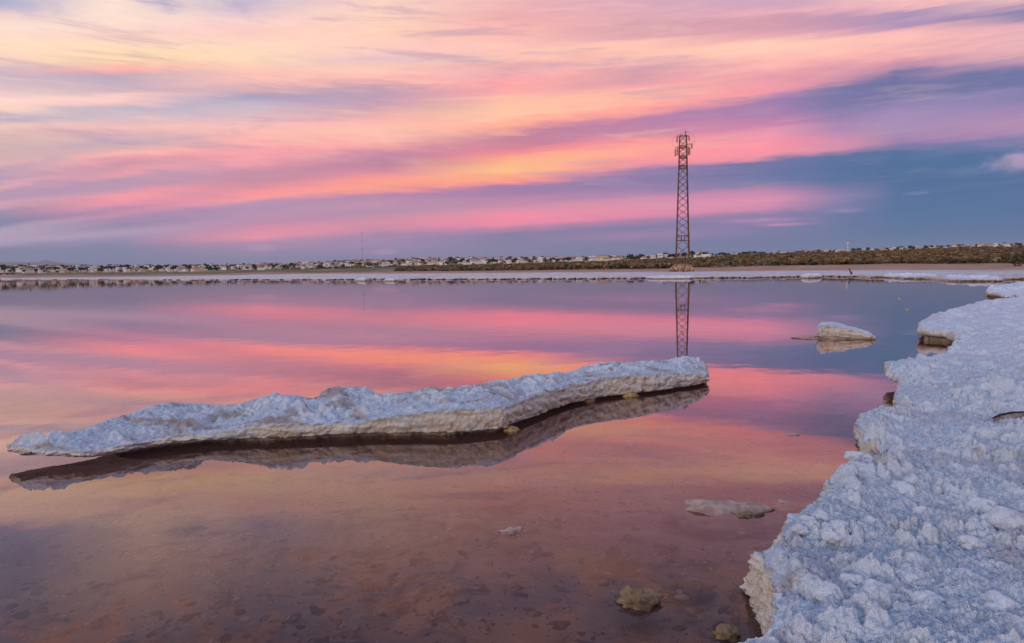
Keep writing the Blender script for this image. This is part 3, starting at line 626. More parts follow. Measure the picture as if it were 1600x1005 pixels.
for i, (x, y, r) in enumerate([(659, 680, 0.045), (748, 676, 0.035), (797, 675, 0.05), (918, 628, 0.06), (985, 621, 0.06)]):
    p = on_plane(x, y, 0.0); o = link('salt_foot', blob('salt_foot', r, 20 + i, (1.2, 0.9, 0.62), 0.3), M_FOOT, ISLAND, True); o.location = p + Vector((0.01, 0.05, 0.0))

def knob(name, r, seed):                   # a cauliflower of rounded crystals
    rs = np.random.RandomState(seed); c = rs.normal(size=(34, 3)); c /= np.linalg.norm(c, axis=1)[:, None]; c[:, 2] = np.abs(c[:, 2]); rad_ = rs.uniform(0.28, 0.55, 34)
    me = blob(name, 1.0, seed, (1, 1, 1), 0.12, 4, 1.2); co = np.empty(len(me.vertices) * 3, np.float32); me.vertices.foreach_get('co', co); co = co.reshape(-1, 3)
    u = co / np.linalg.norm(co, axis=1)[:, None]; d = np.linalg.norm(u[:, None] - c[None], axis=2)
    h = (np.sqrt(np.maximum(0, 1 - (d / rad_) ** 2)) * rad_).max(1)
    co = co * (0.72 + 0.85 * h)[:, None] * r * np.array([1.15, 1.0, 0.8]); me.vertices.foreach_set('co', co.astype(np.float32).ravel()); return me
# ------------------------------------------------------------------ big crystals knobs grown on the shore crust
for i, (x, y, px) in enumerate([(1313, 826, 42), (1284, 806, 26), (1300, 838, 26), (1357, 757, 36), (1392, 757, 26), (1412, 768, 44), (1446, 802, 34), (1335, 712, 24), (1407, 641, 18), (1452, 642, 20), (1477, 715, 14), (1535, 632, 22), (1515, 645, 24), (1586, 627, 26), (1590, 690, 40), (1570, 812, 56), (1537, 792, 40), (1518, 848, 34), (1362, 818, 30), (1290, 926, 44), (1372, 926, 52), (1420, 905, 36), (1500, 905, 50), (1560, 950, 60), (1330, 905, 30), (1250, 826, 24), (1262, 812, 22), (1450, 940, 44)]):
    p = on_plane(x, y, ZC + 0.03); r = px / F * (p - camo.location).length * 0.42
    me = knob('salt_knob', r, 60 + i); me.attributes['side'].data.foreach_set('value', np.zeros(len(me.vertices), np.float32))
    o = link('salt_knob', me, M_SALT, SHORE, True); o.location = p - Vector((0, 0, r * 0.28)); o.rotation_euler = (0, 0, i * 1.3)

# ------------------------------------------------------------------ stones in the shallows
def stone(name, x, y, px, z, squash, m, label, cat='stone', seed=1, amp=0.3, group=None, rz=0.0):
    p = on_plane(x, y, z); r = px / F * (p - camo.location).length * 0.5
    o = link(name, blob(name, r, seed, squash, amp, 4, 1.8), m, None, True); o.location = p; o.rotation_euler = (0, 0, rz)
    return tag(o, label, cat, group)
stone('rock', 997, 942, 62, -0.008, (1.0, 0.85, 0.55), M_ROCK, 'brown pitted rock breaking the water near the camera', seed=3)
stone('rock', 1137, 994, 38, -0.005, (1.0, 0.9, 0.7), M_ROCK, 'small dark rock at the foot of the salt shore', seed=4)
stone('flat_stone', 800, 832, 38, -0.008, (1.0, 0.8, 0.30), M_PALE, 'pale angular flat stone alone in open shallow water', seed=5, amp=0.42)
stone('flat_stone', 1126, 808, 150, -0.050, (1.0, 0.62, 0.28), M_PALE, 'long pale sunken stone just under the water', seed=6, amp=0.25, rz=-0.1)
stone('rock', 1168, 808, 44, -0.012, (1.0, 0.7, 0.30), M_ROCK, 'low brown rock on the end of the sunken stone', seed=7, amp=0.4)
stone('flat_stone', 1226, 792, 62, -0.03, (1.0, 0.6, 0.25), M_PALE, 'sunken pale stone beside the salt shore rim', seed=8, amp=0.35, rz=0.5)
stone('rock', 1366, 694, 44, 0.01, (0.9, 1.0, 0.6), M_ROCK, 'dark rock under the overhanging salt rim of the right shore', seed=9)
stone('flat_stone', 172, 806, 36, -0.02, (1.0, 0.6, 0.22), M_PALE, 'pale flat stone in shallow water on the left', seed=10, amp=0.35)
stone('rock', 1078, 925, 70, -0.075, (1.0, 0.6, 0.35), M_ROCK, 'drowned brown rock right of the pitted rock', seed=11, amp=0.4)
stone('flat_stone', 1240, 682, 50, -0.012, (1.0, 0.5, 0.12), M_PALE, 'thin pale plate showing under the water near the shore', seed=12, amp=0.4)
stone('mud_bar', 1268, 528.5, 50, 0.0, (1.0, 0.6, 0.09), plain('wet_mud', (0.42, 0.29, 0.20), (0.28, 0.18, 0.12), 8.0), 'thin brown mud bar left of the salt block', 'mud bar', seed=13, amp=0.3)
for i, (x, y, px) in enumerate([(1405, 467, 5), (1418, 484, 6)]):
    stone('foam_fleck', x, y, px, 0.004, (1.0, 0.8, 0.4), M_FOAM, ['yellow foam fleck drifting farther out from the right shore', 'yellow foam fleck drifting nearer the right shore'][i], 'foam', seed=30 + i, group='foam flecks on the water')
# loose grit and small plates strewn on the bed
bx_, by_, bs = [], [], []
v_all, f_all = [], []; base = np.array([v.co[:] for v in []])
bm = bmesh.new(); bmesh.ops.create_icosphere(bm, subdivisions=1, radius=1.0); ico_v = np.array([v.co[:] for v in bm.verts]); ico_f = np.array([[v.index for v in f.verts] for f in bm.faces]); bm.free()
nr_ = np.random.RandomState(4); k = 0
for i in range(1100):
    x = nr_.uniform(0, 1250) ; y = 640 + 365 * nr_.rand() ** 0.8
    q = on_plane(x, y, -0.06); s_ = (0.004 + 0.018 * nr_.rand() ** 4)
    vv = ico_v * (1 + nr_.uniform(-0.35, 0.35, (len(ico_v), 1))) * np.array([s_ * nr_.uniform(0.9, 2.2), s_ * nr_.uniform(0.8, 1.4), s_ * 0.35]); a = nr_.uniform(0, 6.28)
    vv = np.stack([vv[:, 0] * math.cos(a) - vv[:, 1] * math.sin(a), vv[:, 0] * math.sin(a) + vv[:, 1] * math.cos(a), vv[:, 2]], -1)
    v_all.append(vv + np.array([q.x, q.y, nr_.choice([-0.07, -0.05, -0.03, -0.015])])); f_all.append(ico_f + k); k += len(ico_v)
M_GRIT, t, b = mat('grit', 0.9, 0.2)
n1 = t.noise(pos(t), 11.0, 2, 0.5); t.l.new(t.ramp(n1, [(0.35, (0.05, 0.03, 0.025)), (0.52, (0.16, 0.10, 0.08)), (0.66, (0.52, 0.40, 0.35))]), b.inputs['Base Color'])
o = kind(link('pebbles', raw_mesh('pebbles', np.concatenate(v_all), np.concatenate(f_all)), M_GRIT), 'stuff'); o['label'] = 'grit and small pebbles strewn over the shallow lake bed'

# strip of bark on the salt, its dark edge up and pale flank towards the water
p = on_plane(1585, 655, ZC + 0.05); n1, n2 = 26, 6; vv = []
for i in range(n1):
    u = i / (n1 - 1); hgt = 0.006 + 0.034 * math.sin(math.pi * min(1, 0.02 + u * 0.98)) ** 0.9
    for j in range(n2):
        w = j / (n2 - 1); vv.append(((u - 0.45) * 0.36, -0.03 * math.cos(w * 1.5) + 0.02 * math.sin(u * 4), hgt * w + 0.003 * math.sin(u * 41 + w * 5)))
me = raw_mesh('bark_strip', vv, grid_faces(n1, n2)); o = link('bark_strip', me, plain('pale_bark', (0.30, 0.25, 0.20), (0.16, 0.11, 0.08), 22.0), smooth=True); o.location = p + Vector((0, 0, 0.0)); o.rotation_euler = (R(-24), 0, 0.25)
md = o.modifiers.new('thick', 'SOLIDIFY'); md.thickness = 0.006
tag(o, 'dark edged strip of bark lying on the white salt shore', 'bark')
e = link('edge', MB().bar((-0.17, -0.01, 0.016), (-0.08, 0.012, 0.034), 0.004, 5, 0.007).bar((-0.08, 0.012, 0.034), (0.02, 0.016, 0.042), 0.007, 5, 0.008).bar((0.02, 0.016, 0.042), (0.14, 0.004, 0.036), 0.008, 5, 0.006).mesh('edge', [plain('wet_bark', (0.03, 0.022, 0.018))]), None, o)

# ------------------------------------------------------------------ lattice tower
TD = 133.0; tb = px_ground(1066.5, TD); tb.z = 0.45
T = tag(empty('lattice_tower', tb, -az_of(1066.5) + R(4)), 'tall rusty lattice power tower on a stone footing', 'tower')
def py(y): return at_dist(1067, y, TD).z - tb.z
H0, HB, HT, HH = py(415), py(368.5), py(262), py(212)
def half(z): return float(np.interp(z, [0, HT, HH], [1.24, 0.64, 0.60]))
def corner(k, z): h = half(z); return Vector(((-h, h, h, -h)[k], (-h, -h, h, h)[k], z))
def angle_bar(a, b, w):                    # L section
    m = MB(); m.bar(a, b, w); return m
for k in range(4): link('leg', angle_bar(corner(k, -0.2), corner(k, HH), 0.085).mesh('leg', [M_RUST]), None, T)
levels = list(np.linspace(H0, HB, 4)) + list(np.linspace(HB, HT, 11))[1:] + [HT + (HH - HT) * q for q in (0.17, 0.34, 0.5, 0.66, 0.83, 1.0)]
for z0, z1 in zip(levels[:-1], levels[1:]):
    for k in range(4):
        j = (k + 1) % 4
        for a, b_ in ((corner(k, z0), corner(j, z1)), (corner(j, z0), corner(k, z1))):
            link('brace', MB().bar(a, b_, 0.042).mesh('brace', [M_RUST]), None, T)
for z in (HB, HB - 0.9, HT - 0.15, HT + 0.35, py(247), py(244), py(231), py(228.5), HH):
    for k in range(4): link('crossbar', MB().bar(corner(k, z), corner((k + 1) % 4, z), 0.085 if z > HT - 1 else 0.06).mesh('crossbar', [M_RUST]), None, T)
for x_ in (-0.3, 0.3):                     # two warning plates above the climbing guard
    link('guard_plate', MB().box(x_ - 0.09, x_ + 0.09, -half(HB) - 0.03, -half(HB) - 0.005, HB - 0.9, HB).mesh('guard_plate', [M_RUST]), None, T)
link('footing_beam', MB().bar(corner(0, H0), corner(1, H0), 0.07).mesh('footing_beam', [M_RUST]), None, T)
# cross arms with strings of insulators
def insulator(x, y, z, n, r=0.17, down=True):
    r *= 1.25
    c = link('insulator', MB().bar((x, y, z), (x, y, z - 0.26 * n - 0.3), 0.025, 6).mesh('insulator_rod', [M_WIRE]), None, T)
    for i in range(n):
        link('disc', MB().lathe((x, y, z - 0.2 - 0.26 * i), [(0.03, 0.07), (0.08, 0.05), (r, -0.02), (r * 0.94, -0.07), (0.05, -0.05)], 10).mesh('disc', [M_GLASS]), None, c)
for z, sx, ln in ((py(213), -1, 0.55), (py(230), -1, 0.75), (py(230), 1, 0.65), (py(213), 1, 0.5), (py(226), 1, 1.0)):
    for y in (-0.5, 0.5):
        link('cross_arm', MB().bar((sx * half(z), y, z), (sx * (half(z) + ln), y, z + 0.05), 0.05).mesh('cross_arm', [M_RUST]), None, T)
insulator(-1.12, -0.5, py(213.5), 4); insulator(-1.35, 0.5, py(231), 5); insulator(-1.0, -0.5, py(231), 5); insulator(1.05, -0.5, py(213.5), 3, 0.15)
insulator(1.22, 0.5, py(230), 5); insulator(0.95, -0.5, py(231), 5); insulator(1.55, -0.5, py(226), 3)
link('peak_post', MB().bar((0.45, 0, HH), (0.45, 0, py(205)), 0.07).box(0.30, 0.60, -0.1, 0.1, py(207.5), py(206)).mesh('peak_post', [M_WIRE]), None, T)
def loop(pts, name='jumper_wire'):
    cu = []; P_ = [Vector(q) for q in pts]
    for i in range(len(P_) - 1):
        a, b_, c_, d_ = P_[max(i - 1, 0)], P_[i], P_[i + 1], P_[min(i + 2, len(P_) - 1)]
        for s in range(6):
            u = s / 6; cu.append(0.5 * ((2 * b_) + (c_ - a) * u + (2 * a - 5 * b_ + 4 * c_ - d_) * u * u + (3 * b_ - a - 3 * c_ + d_) * u ** 3))
    cu.append(P_[-1]); m = MB()
    for a, b_ in zip(cu[:-1], cu[1:]): m.bar(a, b_, 0.018)
    link(name, m.mesh(name, [M_WIRE]), None, T)
zz_ = py(206)
loop([(0.45, 0, zz_), (-0.5, -0.2, zz_ - 0.35), (-1.6, -0.5, zz_ - 0.9), (-2.05, -0.5, zz_ - 1.8), (-1.7, -0.5, zz_ - 2.8), (-1.1, -0.5, zz_ - 3.0)])
loop([(0.45, 0, zz_), (1.1, -0.2, zz_ - 0.3), (1.85, -0.5, zz_ - 1.0), (2.1, -0.5, zz_ - 1.9), (1.8, -0.5, zz_ - 2.7), (1.2, -0.5, zz_ - 3.1)])
loop([(1.05, -0.5, py(220)), (1.5, -0.5, py(221.5)), (1.9, -0.5, py(223)), (1.6, -0.5, py(226))])
# stone footing
G = tag(empty('stone_footing', px_ground(1066, TD - 1.0)), 'low mound of reddish stones round the foot of the tower', 'stone mound')
G.location.z = 0.35; vs_ = []
for i in range(6): vs_.append(blob('stone', 0.36, 80 + i, (1.1, 0.9, 0.7), 0.3, 2))
for i in range(120):
    a = rng.uniform(0, 6.283); q = rng.random() ** 0.5; x_ = math.cos(a) * q * 2.25; y_ = math.sin(a) * q * 1.9
    o = link('stone', vs_[i % 6], M_DRYSTONE, G, True); s = rng.uniform(0.7, 1.25); o.scale = (s, s, s)
    o.location = (x_, y_, 0.05 + 1.0 * max(0, 1 - q ** 3) * rng.uniform(0.75, 1.0)); o.rotation_euler = (rng.random() * 6, rng.random() * 6, rng.random() * 6)

M_BARKD = plain('wet_wood', (0.07, 0.045, 0.03), (0.11, 0.07, 0.05), 9.0)
# ------------------------------------------------------------------ leaning post and far masts
a = px_ground(1331, 78); a.z = 0.15
o = link('leaning_post', MB().bar((0, 0, 0), (-0.24, 0.1, 0.62), 0.08, 6, 0.06).bar((0.02, 0, 0), (0.05, 0, 0.3), 0.05, 5, 0.03).mesh('leaning_post', [M_BARKD])); o.location = a
tag(o, 'short dark post leaning at the far waterline right of the tower', 'post')
def mast(name, x, y0, y1, dist, w, m, label, cat, bits):
    a = px_ground(x, dist); h = at_dist(x, y1, dist).z - a.z; r_ = empty(name, a); tag(r_, label, cat)
    link('shaft', MB().bar((0, 0, 0), (0, 0, h), w, 8, w * 0.7).mesh('shaft', [m]), None, r_)
    bits(r_, h)
M_WHITE = plain('white_paint', (0.78, 0.77, 0.74)); M_GREY = plain('grey_steel', (0.22, 0.22, 0.24))
mast('chimney', 45, 428, 411, 1250, 1.5, M_GREY, 'dark thin chimney standing in the town at the far left', 'chimney', lambda r_, h: link('rim', MB().lathe((0, 0, h - 1), [(1.2, 0), (1.6, 0.3), (1.6, 1.2)], 8).mesh('rim', [M_GREY]), None, r_))
mast('radio_mast', 567, 408, 364, 1500, 0.2, M_GREY, 'very thin tall radio mast rising behind the town', 'radio mast', lambda r_, h: [link('ring', MB().lathe((0, 0, h * q), [(0.5, 0), (0.9, 0.3), (0.9, 2.2), (0.5, 2.5)], 8).mesh('ring', [M_GREY]), None, r_) for q in (0.45, 0.7, 0.97)])
mast('water_tower', 1324, 396, 378.5, 1250, 1.0, M_WHITE, 'slim white tower poking above the right hand ridge', 'tower', lambda r_, h: link('tank', MB().lathe((0, 0, h - 2.2), [(0.8, -1), (2.0, 0), (2.0, 2), (0.7, 2.6)], 10).mesh('tank', [M_WHITE]), None, r_))
mast('antenna', 1308.5, 396, 389.5, 1250, 0.4, M_WHITE, 'short pale antenna left of the slim white tower', 'antenna', lambda r_, h: link('bracket', MB().box(-0.8, 0.8, -0.2, 0.2, h - 1.5, h - 1.1).mesh('bracket', [M_WHITE]), None, r_))
mast('antenna', 1019, 404, 396, 1300, 0.5, M_GREY, 'short dark antenna in the town left of the power tower', 'antenna', lambda r_, h: link('bracket', MB().box(-0.8, 0.8, -0.2, 0.2, h - 1.5, h - 1.1).mesh('bracket', [M_GREY]), None, r_))

# ------------------------------------------------------------------ the town
def wallmat(name, c, amt=0.12):
    m, t, b = mat(name, 0.85, 0.2); n = t.noise(pos(t), 0.25, 4, 0.6)
    t.l.new(per_object(t, t.mix(t.map(n, 0.35, 0.65), tuple(v * 0.92 for v in c), c), amt), b.inputs['Base Color']); return m
WALLS = {'white': wallmat('white_render', (0.86, 0.84, 0.80)), 'cream': wallmat('cream_render', (0.72, 0.60, 0.44)), 'rose': wallmat('rose_render', (0.62, 0.38, 0.30))}
M_TILE = plain('roof_tile', (0.36, 0.17, 0.11), (0.45, 0.25, 0.17), 1.0); M_DARK = plain('window_dark', (0.05, 0.055, 0.065), rough=0.3, spec=0.5)
def house_mesh(kind_, wall):
    b_ = MB(); r_ = MB()
    def storey(x0, x1, y0, y1, z0, z1):
        b_.box(x0, x1, y0, y1, z0, z1); n = max(2, int((x1 - x0) / 2.6))
        for i in range(n):
            c = x0 + (i + 0.5) * (x1 - x0) / n; b_.box(c - 0.55, c + 0.55, y0 - 0.04, y0 + 0.2, z0 + 0.9, z0 + 2.2, 1)
        for i in range(2):
            c = y0 + (i + 0.5) * (y1 - y0) / 2
            for xx in (x0, x1): b_.box(xx - 0.04, xx + 0.04, c - 0.5, c + 0.5, z0 + 0.9, z0 + 2.1, 1)
    def gable(x0, x1, y0, y1, z, h):
        ym = (y0 + y1) / 2; o_ = 0.4
        r_.add([(x0 - o_, y0 - o_, z), (x1 + o_, y0 - o_, z), (x1 + o_, y1 + o_, z), (x0 - o_, y1 + o_, z), (x0 - o_, ym, z + h), (x1 + o_, ym, z + h)], [(0, 1, 5, 4), (2, 3, 4, 5), (1, 2, 5), (3, 0, 4), (3, 2, 1, 0)])
    def flat(x0, x1, y0, y1, z):
        for (a, b2, c, d) in ((x0, x1, y0, y0 + 0.25), (x0, x1, y1 - 0.25, y1), (x0, x0 + 0.25, y0 + 0.25, y1 - 0.25), (x1 - 0.25, x1, y0 + 0.25, y1 - 0.25)): r_.box(a, b2, c, d, z + 0.002, z + 0.9)
    if kind_ == 0: storey(-4.5, 4.5, -3.5, 3.5, -3, 3.2); gable(-4.5, 4.5, -3.5, 3.5, 3.2, 1.7)
    elif kind_ == 1: storey(-4, 4, -3.5, 3.5, -3, 3.1); storey(-4, 1.2, -3.3, 3.3, 3.1, 6.0); flat(-4, 1.2, -3.3, 3.3, 6.0)
    elif kind_ == 2: storey(-7, 7, -4, 4, -3, 3.1); storey(-7, 7, -3.2, 4, 3.1, 6.1); gable(-7, 7, -3.2, 4, 6.1, 1.5)
    else: storey(-5, 5, -4, 4, -3, 3.3); flat(-5, 5, -4, 4, 3.3); storey(1.5, 4.5, -1.5, 2.5, 3.3, 5.6)
    tile = kind_ in (0, 2)
    return b_.mesh('wall', [WALLS[wall], M_DARK]), r_.mesh('roof', [M_TILE if tile else WALLS[wall]]), tile
PROTO = {}
for k_ in range(4):
    for w in WALLS: PROTO[(k_, w)] = house_mesh(k_, w)
CROPS, STRIP = [], []
def hill_spot(zone_):
    """a place for a house or tree: pixel column, distance"""
    if zone_ == 'left': x = rng.uniform(-15, 430); f = rng.random() ** 0.8
    elif zone_ == 'mid':
        x = rng.uniform(430, 1105); f = rng.random() ** 0.75
    else: x = rng.uniform(1130, 1612); f = rng.uniform(0.86, 1.0)
    dD = float(np.interp(az_of(x), XAZ, D_D)); dE = float(np.interp(az_of(x), XAZ, D_E))
    return x, dD + (dE - dD) * f
def area(x):
    for lim, w in ((45, 'left of the chimney'), (250, 'right of the chimney'), (430, 'midway from chimney to radio mast'), (567, 'just left of the radio mast'), (750, 'just right of the radio mast'), (930, 'midway from radio mast to power tower'), (1066, 'just left of the power tower'), (1324, 'between power tower and slim white tower'), (1470, 'just right of the slim white tower')):
        if x < lim: return w
    return 'at the right end of the ridge'
def patch(x, d, sd_=51):
    a = az_of(x); return float(fbm(np.array([math.sin(a) * d / 38.0]), np.array([math.cos(a) * d / 60.0]), 3, sd_)[0])
GRP = {'left': 'houses of the low town on the left', 'mid': 'houses on the middle hillside', 'right': 'houses along the right ridge', 'x': ''}
stuff_v, stuff_f, stuff_m = [], [], []; base_n = 0
spots = [('left', 340), ('mid', 800), ('right', 200)]
allh = []
for zn, n in spots:
    for i in range(n):
        x, d = hill_spot(zn); w = rng.choices(['white', 'cream', 'rose'], [0.78, 0.16, 0.06] if zn != 'right' else [0.66, 0.3, 0.04])[0]
        allh.append((d, x, zn, rng.choices([0, 1, 2, 3], [2, 4, 1.2, 3])[0], w, rng.uniform(-0.6, 0.6) - az_of(x), rng.uniform(0.5, 0.95)))
allh.sort()
quota = {'left': 75, 'mid': 140, 'right': 75}
fill = {w: MB() for w in WALLS}
for d, x, zn, kk_, w, rz, s in allh:
    loc = px_ground(x, d); bm_, rm_, tile = PROTO[(kk_, w)]
    if quota[zn] > 0:
        quota[zn] -= 1
        h = empty('house', loc, rz); h.scale = (s, s, s)
        roof = 'red tiled roof' if tile else 'flat roof'
        tag(h, f'tiny {w} house with {roof} {area(x)}', 'house', GRP[zn if not (zn == 'mid' and x > 1066) else 'right'])
        link('wall', bm_, None, h); link('roof', rm_, None, h)
    else:
        m_ = fill[w]; c_, s_ = math.cos(rz), math.sin(rz)
        for me_, base_i in ((bm_, 0), (rm_, 2 if tile else 0)):
            vv = [(loc.x + s * (v.co.x * c_ - v.co.y * s_), loc.y + s * (v.co.x * s_ + v.co.y * c_), loc.z + s * v.co.z) for v in me_.vertices]
            b0 = len(m_.v); m_.v += vv
            for p_ in me_.polygons: m_.f.append(tuple(i + b0 for i in p_.vertices)); m_.mi.append(base_i + (p_.material_index if base_i == 0 else 0))
for w, m_ in fill.items():
    o = kind(link('town_mass', m_.mesh('town_mass', [WALLS[w], M_DARK, M_TILE])), 'stuff'); o['label'] = f'farthest {w} houses of the distant town merging together'

# ------------------------------------------------------------------ trees and palms of the town
def leafmat(name, c, c2, amt=0.25):
    m, t, b = mat(name, 0.8, 0.2); n = t.noise(pos(t), 0.9, 3, 0.6); t.l.new(per_object(t, t.mix(t.map(n, 0.35, 0.65), c, c2), amt), b.inputs['Base Color']); return m
M_LEAF = leafmat('tree_leaf', (0.035, 0.05, 0.022), (0.075, 0.09, 0.04)); M_BARK = plain('bark', (0.10, 0.075, 0.05))
M_SCRUB = leafmat('scrub_leaf', (0.16, 0.098, 0.045), (0.27, 0.17, 0.085), 0.3); M_SCRUB2 = leafmat('scrub_green', (0.10, 0.085, 0.042), (0.17, 0.14, 0.075), 0.3)
def leaf_cloud(name, n, rad_, size, seed, lobes=7, flat_=0.75, z0=0.0):
    r = np.random.RandomState(seed); cs = []
    for i in range(lobes):
        a = r.uniform(0, 6.28); q = r.rand() ** 0.5 * 0.62; cs.append((math.cos(a) * q, math.sin(a) * q, r.uniform(-0.25, 0.45) * flat_, r.uniform(0.30, 0.55)))
    V, Fc = [], []
    for i in range(n):
        c_ = cs[r.randint(lobes)]; d = r.normal(size=3); d /= np.linalg.norm(d); q = c_[3] * r.rand() ** 0.33
        ctr = np.array([c_[0] + d[0] * q, c_[1] + d[1] * q, max(c_[2] + d[2] * q * flat_, -0.5)])
        u = r.normal(size=3); u /= np.linalg.norm(u); w = np.cross(u, r.normal(size=3)); w /= np.linalg.norm(w); s_ = size * r.uniform(0.6, 1.4)
        b0 = len(V)
        for (p_, q_) in ((-1, 0), (0, -0.6), (1, 0), (0, 0.6)): V.append((ctr + u * s_ * p_ + w * s_ * q_) * rad_ + np.array([0, 0, z0]))
        Fc.append((b0, b0 + 1, b0 + 2, b0 + 3))
    return raw_mesh(name, V, Fc)
CROWNS = [leaf_cloud('crown', 420, 3.2, 0.13, 200 + i, 8, 0.8, 4.2) for i in range(4)]
TRUNKS = []
for i in range(2):
    m_ = MB(); m_.bar((0, 0, -1), (0.1, 0, 2.6), 0.28, 7, 0.2)
    for k_ in range(4): a = k_ * 1.6 + i; m_.bar((0.1, 0, 2.4), (1.2 * math.cos(a), 1.2 * math.sin(a), 4.2), 0.14, 5, 0.06)
    TRUNKS.append(m_.mesh('trunk', [M_BARK]))
def palm_mesh(seed):
    r = random.Random(seed); m_ = MB(); H = 7.5
    for k_ in range(22):
        a = k_ * 2.399; e0 = r.uniform(0.15, 1.1); L = 2.3; pts = []
        for s in range(5):
            u = s / 4; rr_ = L * u * math.cos(e0 * (1 - 0.4 * u)); z_ = H + L * u * math.sin(e0) - 2.2 * u * u; pts.append(Vector((rr_ * math.cos(a), rr_ * math.sin(a), z_)))
        n_ = Vector((-math.sin(a), math.cos(a), 0))
        for s in range(4):
            w0 = 0.42 * math.sin(math.pi * (0.15 + 0.8 * s / 4)); w1 = 0.42 * math.sin(math.pi * (0.15 + 0.8 * (s + 1) / 4)); dr = Vector((0, 0, -0.22))
            m_.add([pts[s] - n_ * w0 + dr, pts[s], pts[s + 1], pts[s + 1] - n_ * w1 + dr], [(0, 1, 2, 3)]); m_.add([pts[s], pts[s] + n_ * w0 + dr, pts[s + 1] + n_ * w1 + dr, pts[s + 1]], [(0, 1, 2, 3)])
    return m_.mesh('crown', [M_LEAF]), MB().bar((0, 0, -1), (0.15, 0, H), 0.26, 7, 0.18).mesh('trunk', [M_BARK])
PALMS = [palm_mesh(i) for i in range(3)]
TG = {'left': 'trees of the low town on the left', 'mid': 'trees on the middle hillside', 'right': 'trees along the right ridge', 'grove': 'trees of the dark grove'}
def put_tree(x, d, zn, palm, s, where):
    loc = px_ground(x, d)
    o = empty('palm_tree' if palm else 'tree', loc, rng.uniform(0, 6.28)); o.scale = (s * rng.uniform(0.9, 1.25), s * rng.uniform(0.9, 1.2), s)
    tag(o, f"{'small palm with ragged crown' if palm else 'small dark round crowned tree'} {where}", 'palm' if palm else 'tree', TG[zn] + (', palms' if palm else ''))
    if palm: c_, t_ = PALMS[rng.randrange(3)]
    else: c_, t_ = CROWNS[rng.randrange(4)], TRUNKS[rng.randrange(2)]
    link('crown', c_, M_LEAF, o); link('trunk', t_, None, o)
for zn, n in (('left', 90), ('mid', 130), ('right', 70)):
    for i in range(n):
        x, d = hill_spot(zn)
        if rng.random() < 0.35: d = float(np.interp(az_of(x), XAZ, D_E)) + rng.uniform(-30, 25)
        palm = rng.random() < (0.35 if zn != 'right' else 0.5)
        put_tree(x, d - 15, zn, palm, rng.uniform(0.75, 1.25) * (0.8 if palm else 1.0), 'in the town ' + area(x) if zn != 'right' else area(x))
for i in range(44):                        # dark grove behind the tower
    x = rng.choice([rng.uniform(1078, 1200), rng.uniform(1078, 1130), rng.uniform(1140, 1180), rng.uniform(530, 575)])
    dE = float(np.interp(az_of(x), XAZ, D_E)); put_tree(x, dE * rng.uniform(0.90, 1.0), 'grove', False, rng.uniform(0.9, 1.3), 'in the dark grove on the skyline')

# ------------------------------------------------------------------ salt scrub on the far shore
SHRUBS = [leaf_cloud('foliage', 300, 1.0, 0.10, 300 + i, 9, 0.62, 0.45) for i in range(5)]
STEMS = []
for i in range(2):
    m_ = MB()
    for k_ in range(7): a = k_ * 0.9 + i; m_.bar((0, 0, -0.2), (0.5 * math.cos(a), 0.5 * math.sin(a), 0.6), 0.03, 4, 0.012)
    STEMS.append(m_.mesh('stem', [M_BARK]))
SH2 = [me.copy() for me in SHRUBS]
for q in SHRUBS: q.materials.append(M_SCRUB)
for q in SH2: q.materials.append(M_SCRUB2)
cnt = 0
for i in range(210):
    x = 620 + 1000 * (i + rng.random()) / 210
    if 1040 < x < 1094: continue
    dC_ = float(np.interp(az_of(x), XAZ, D_C)); d = dC_ * rng.uniform(1.01, 1.18); g = rng.random() < 0.3
    if patch(x, d) < -0.28: continue
    s = (rng.uniform(0.6, 1.3) + 0.7 * max(0, patch(x, d))) * float(np.interp(x, [600, 800, 1200, 1600], [0.9, 1.1, 1.05, 1.2]))
    o = empty('shrub', px_ground(x, d), rng.uniform(0, 6.28)); o.scale = (s * 1.3, s * 1.3, s)
    where = next(w for l_, w in ((760, 'at its left end'), (930, 'left of the power tower'), (1066, 'just left of the stone footing'), (1200, 'just right of the stone footing'), (1331, 'left of the leaning post'), (1470, 'right of the leaning post'), (9999, 'at the right edge')) if x < l_)
    tag(o, f"low {'grey green' if g else 'rusty brown'} shrub at the front of the scrub {where}", 'shrub', 'front shrubs of the far shore')
    link('foliage', (SH2 if g else SHRUBS)[rng.randrange(5)], None, o); link('stem', STEMS[i % 2], None, o)
a = px_ground(1590, 120); o = empty('shrub', a); o.scale = (2.3, 2.3, 2.0); tag(o, 'largest pale green bush at the right edge of the scrub', 'shrub')
link('foliage', SH2[0], None, o); link('stem', STEMS[0], None, o)
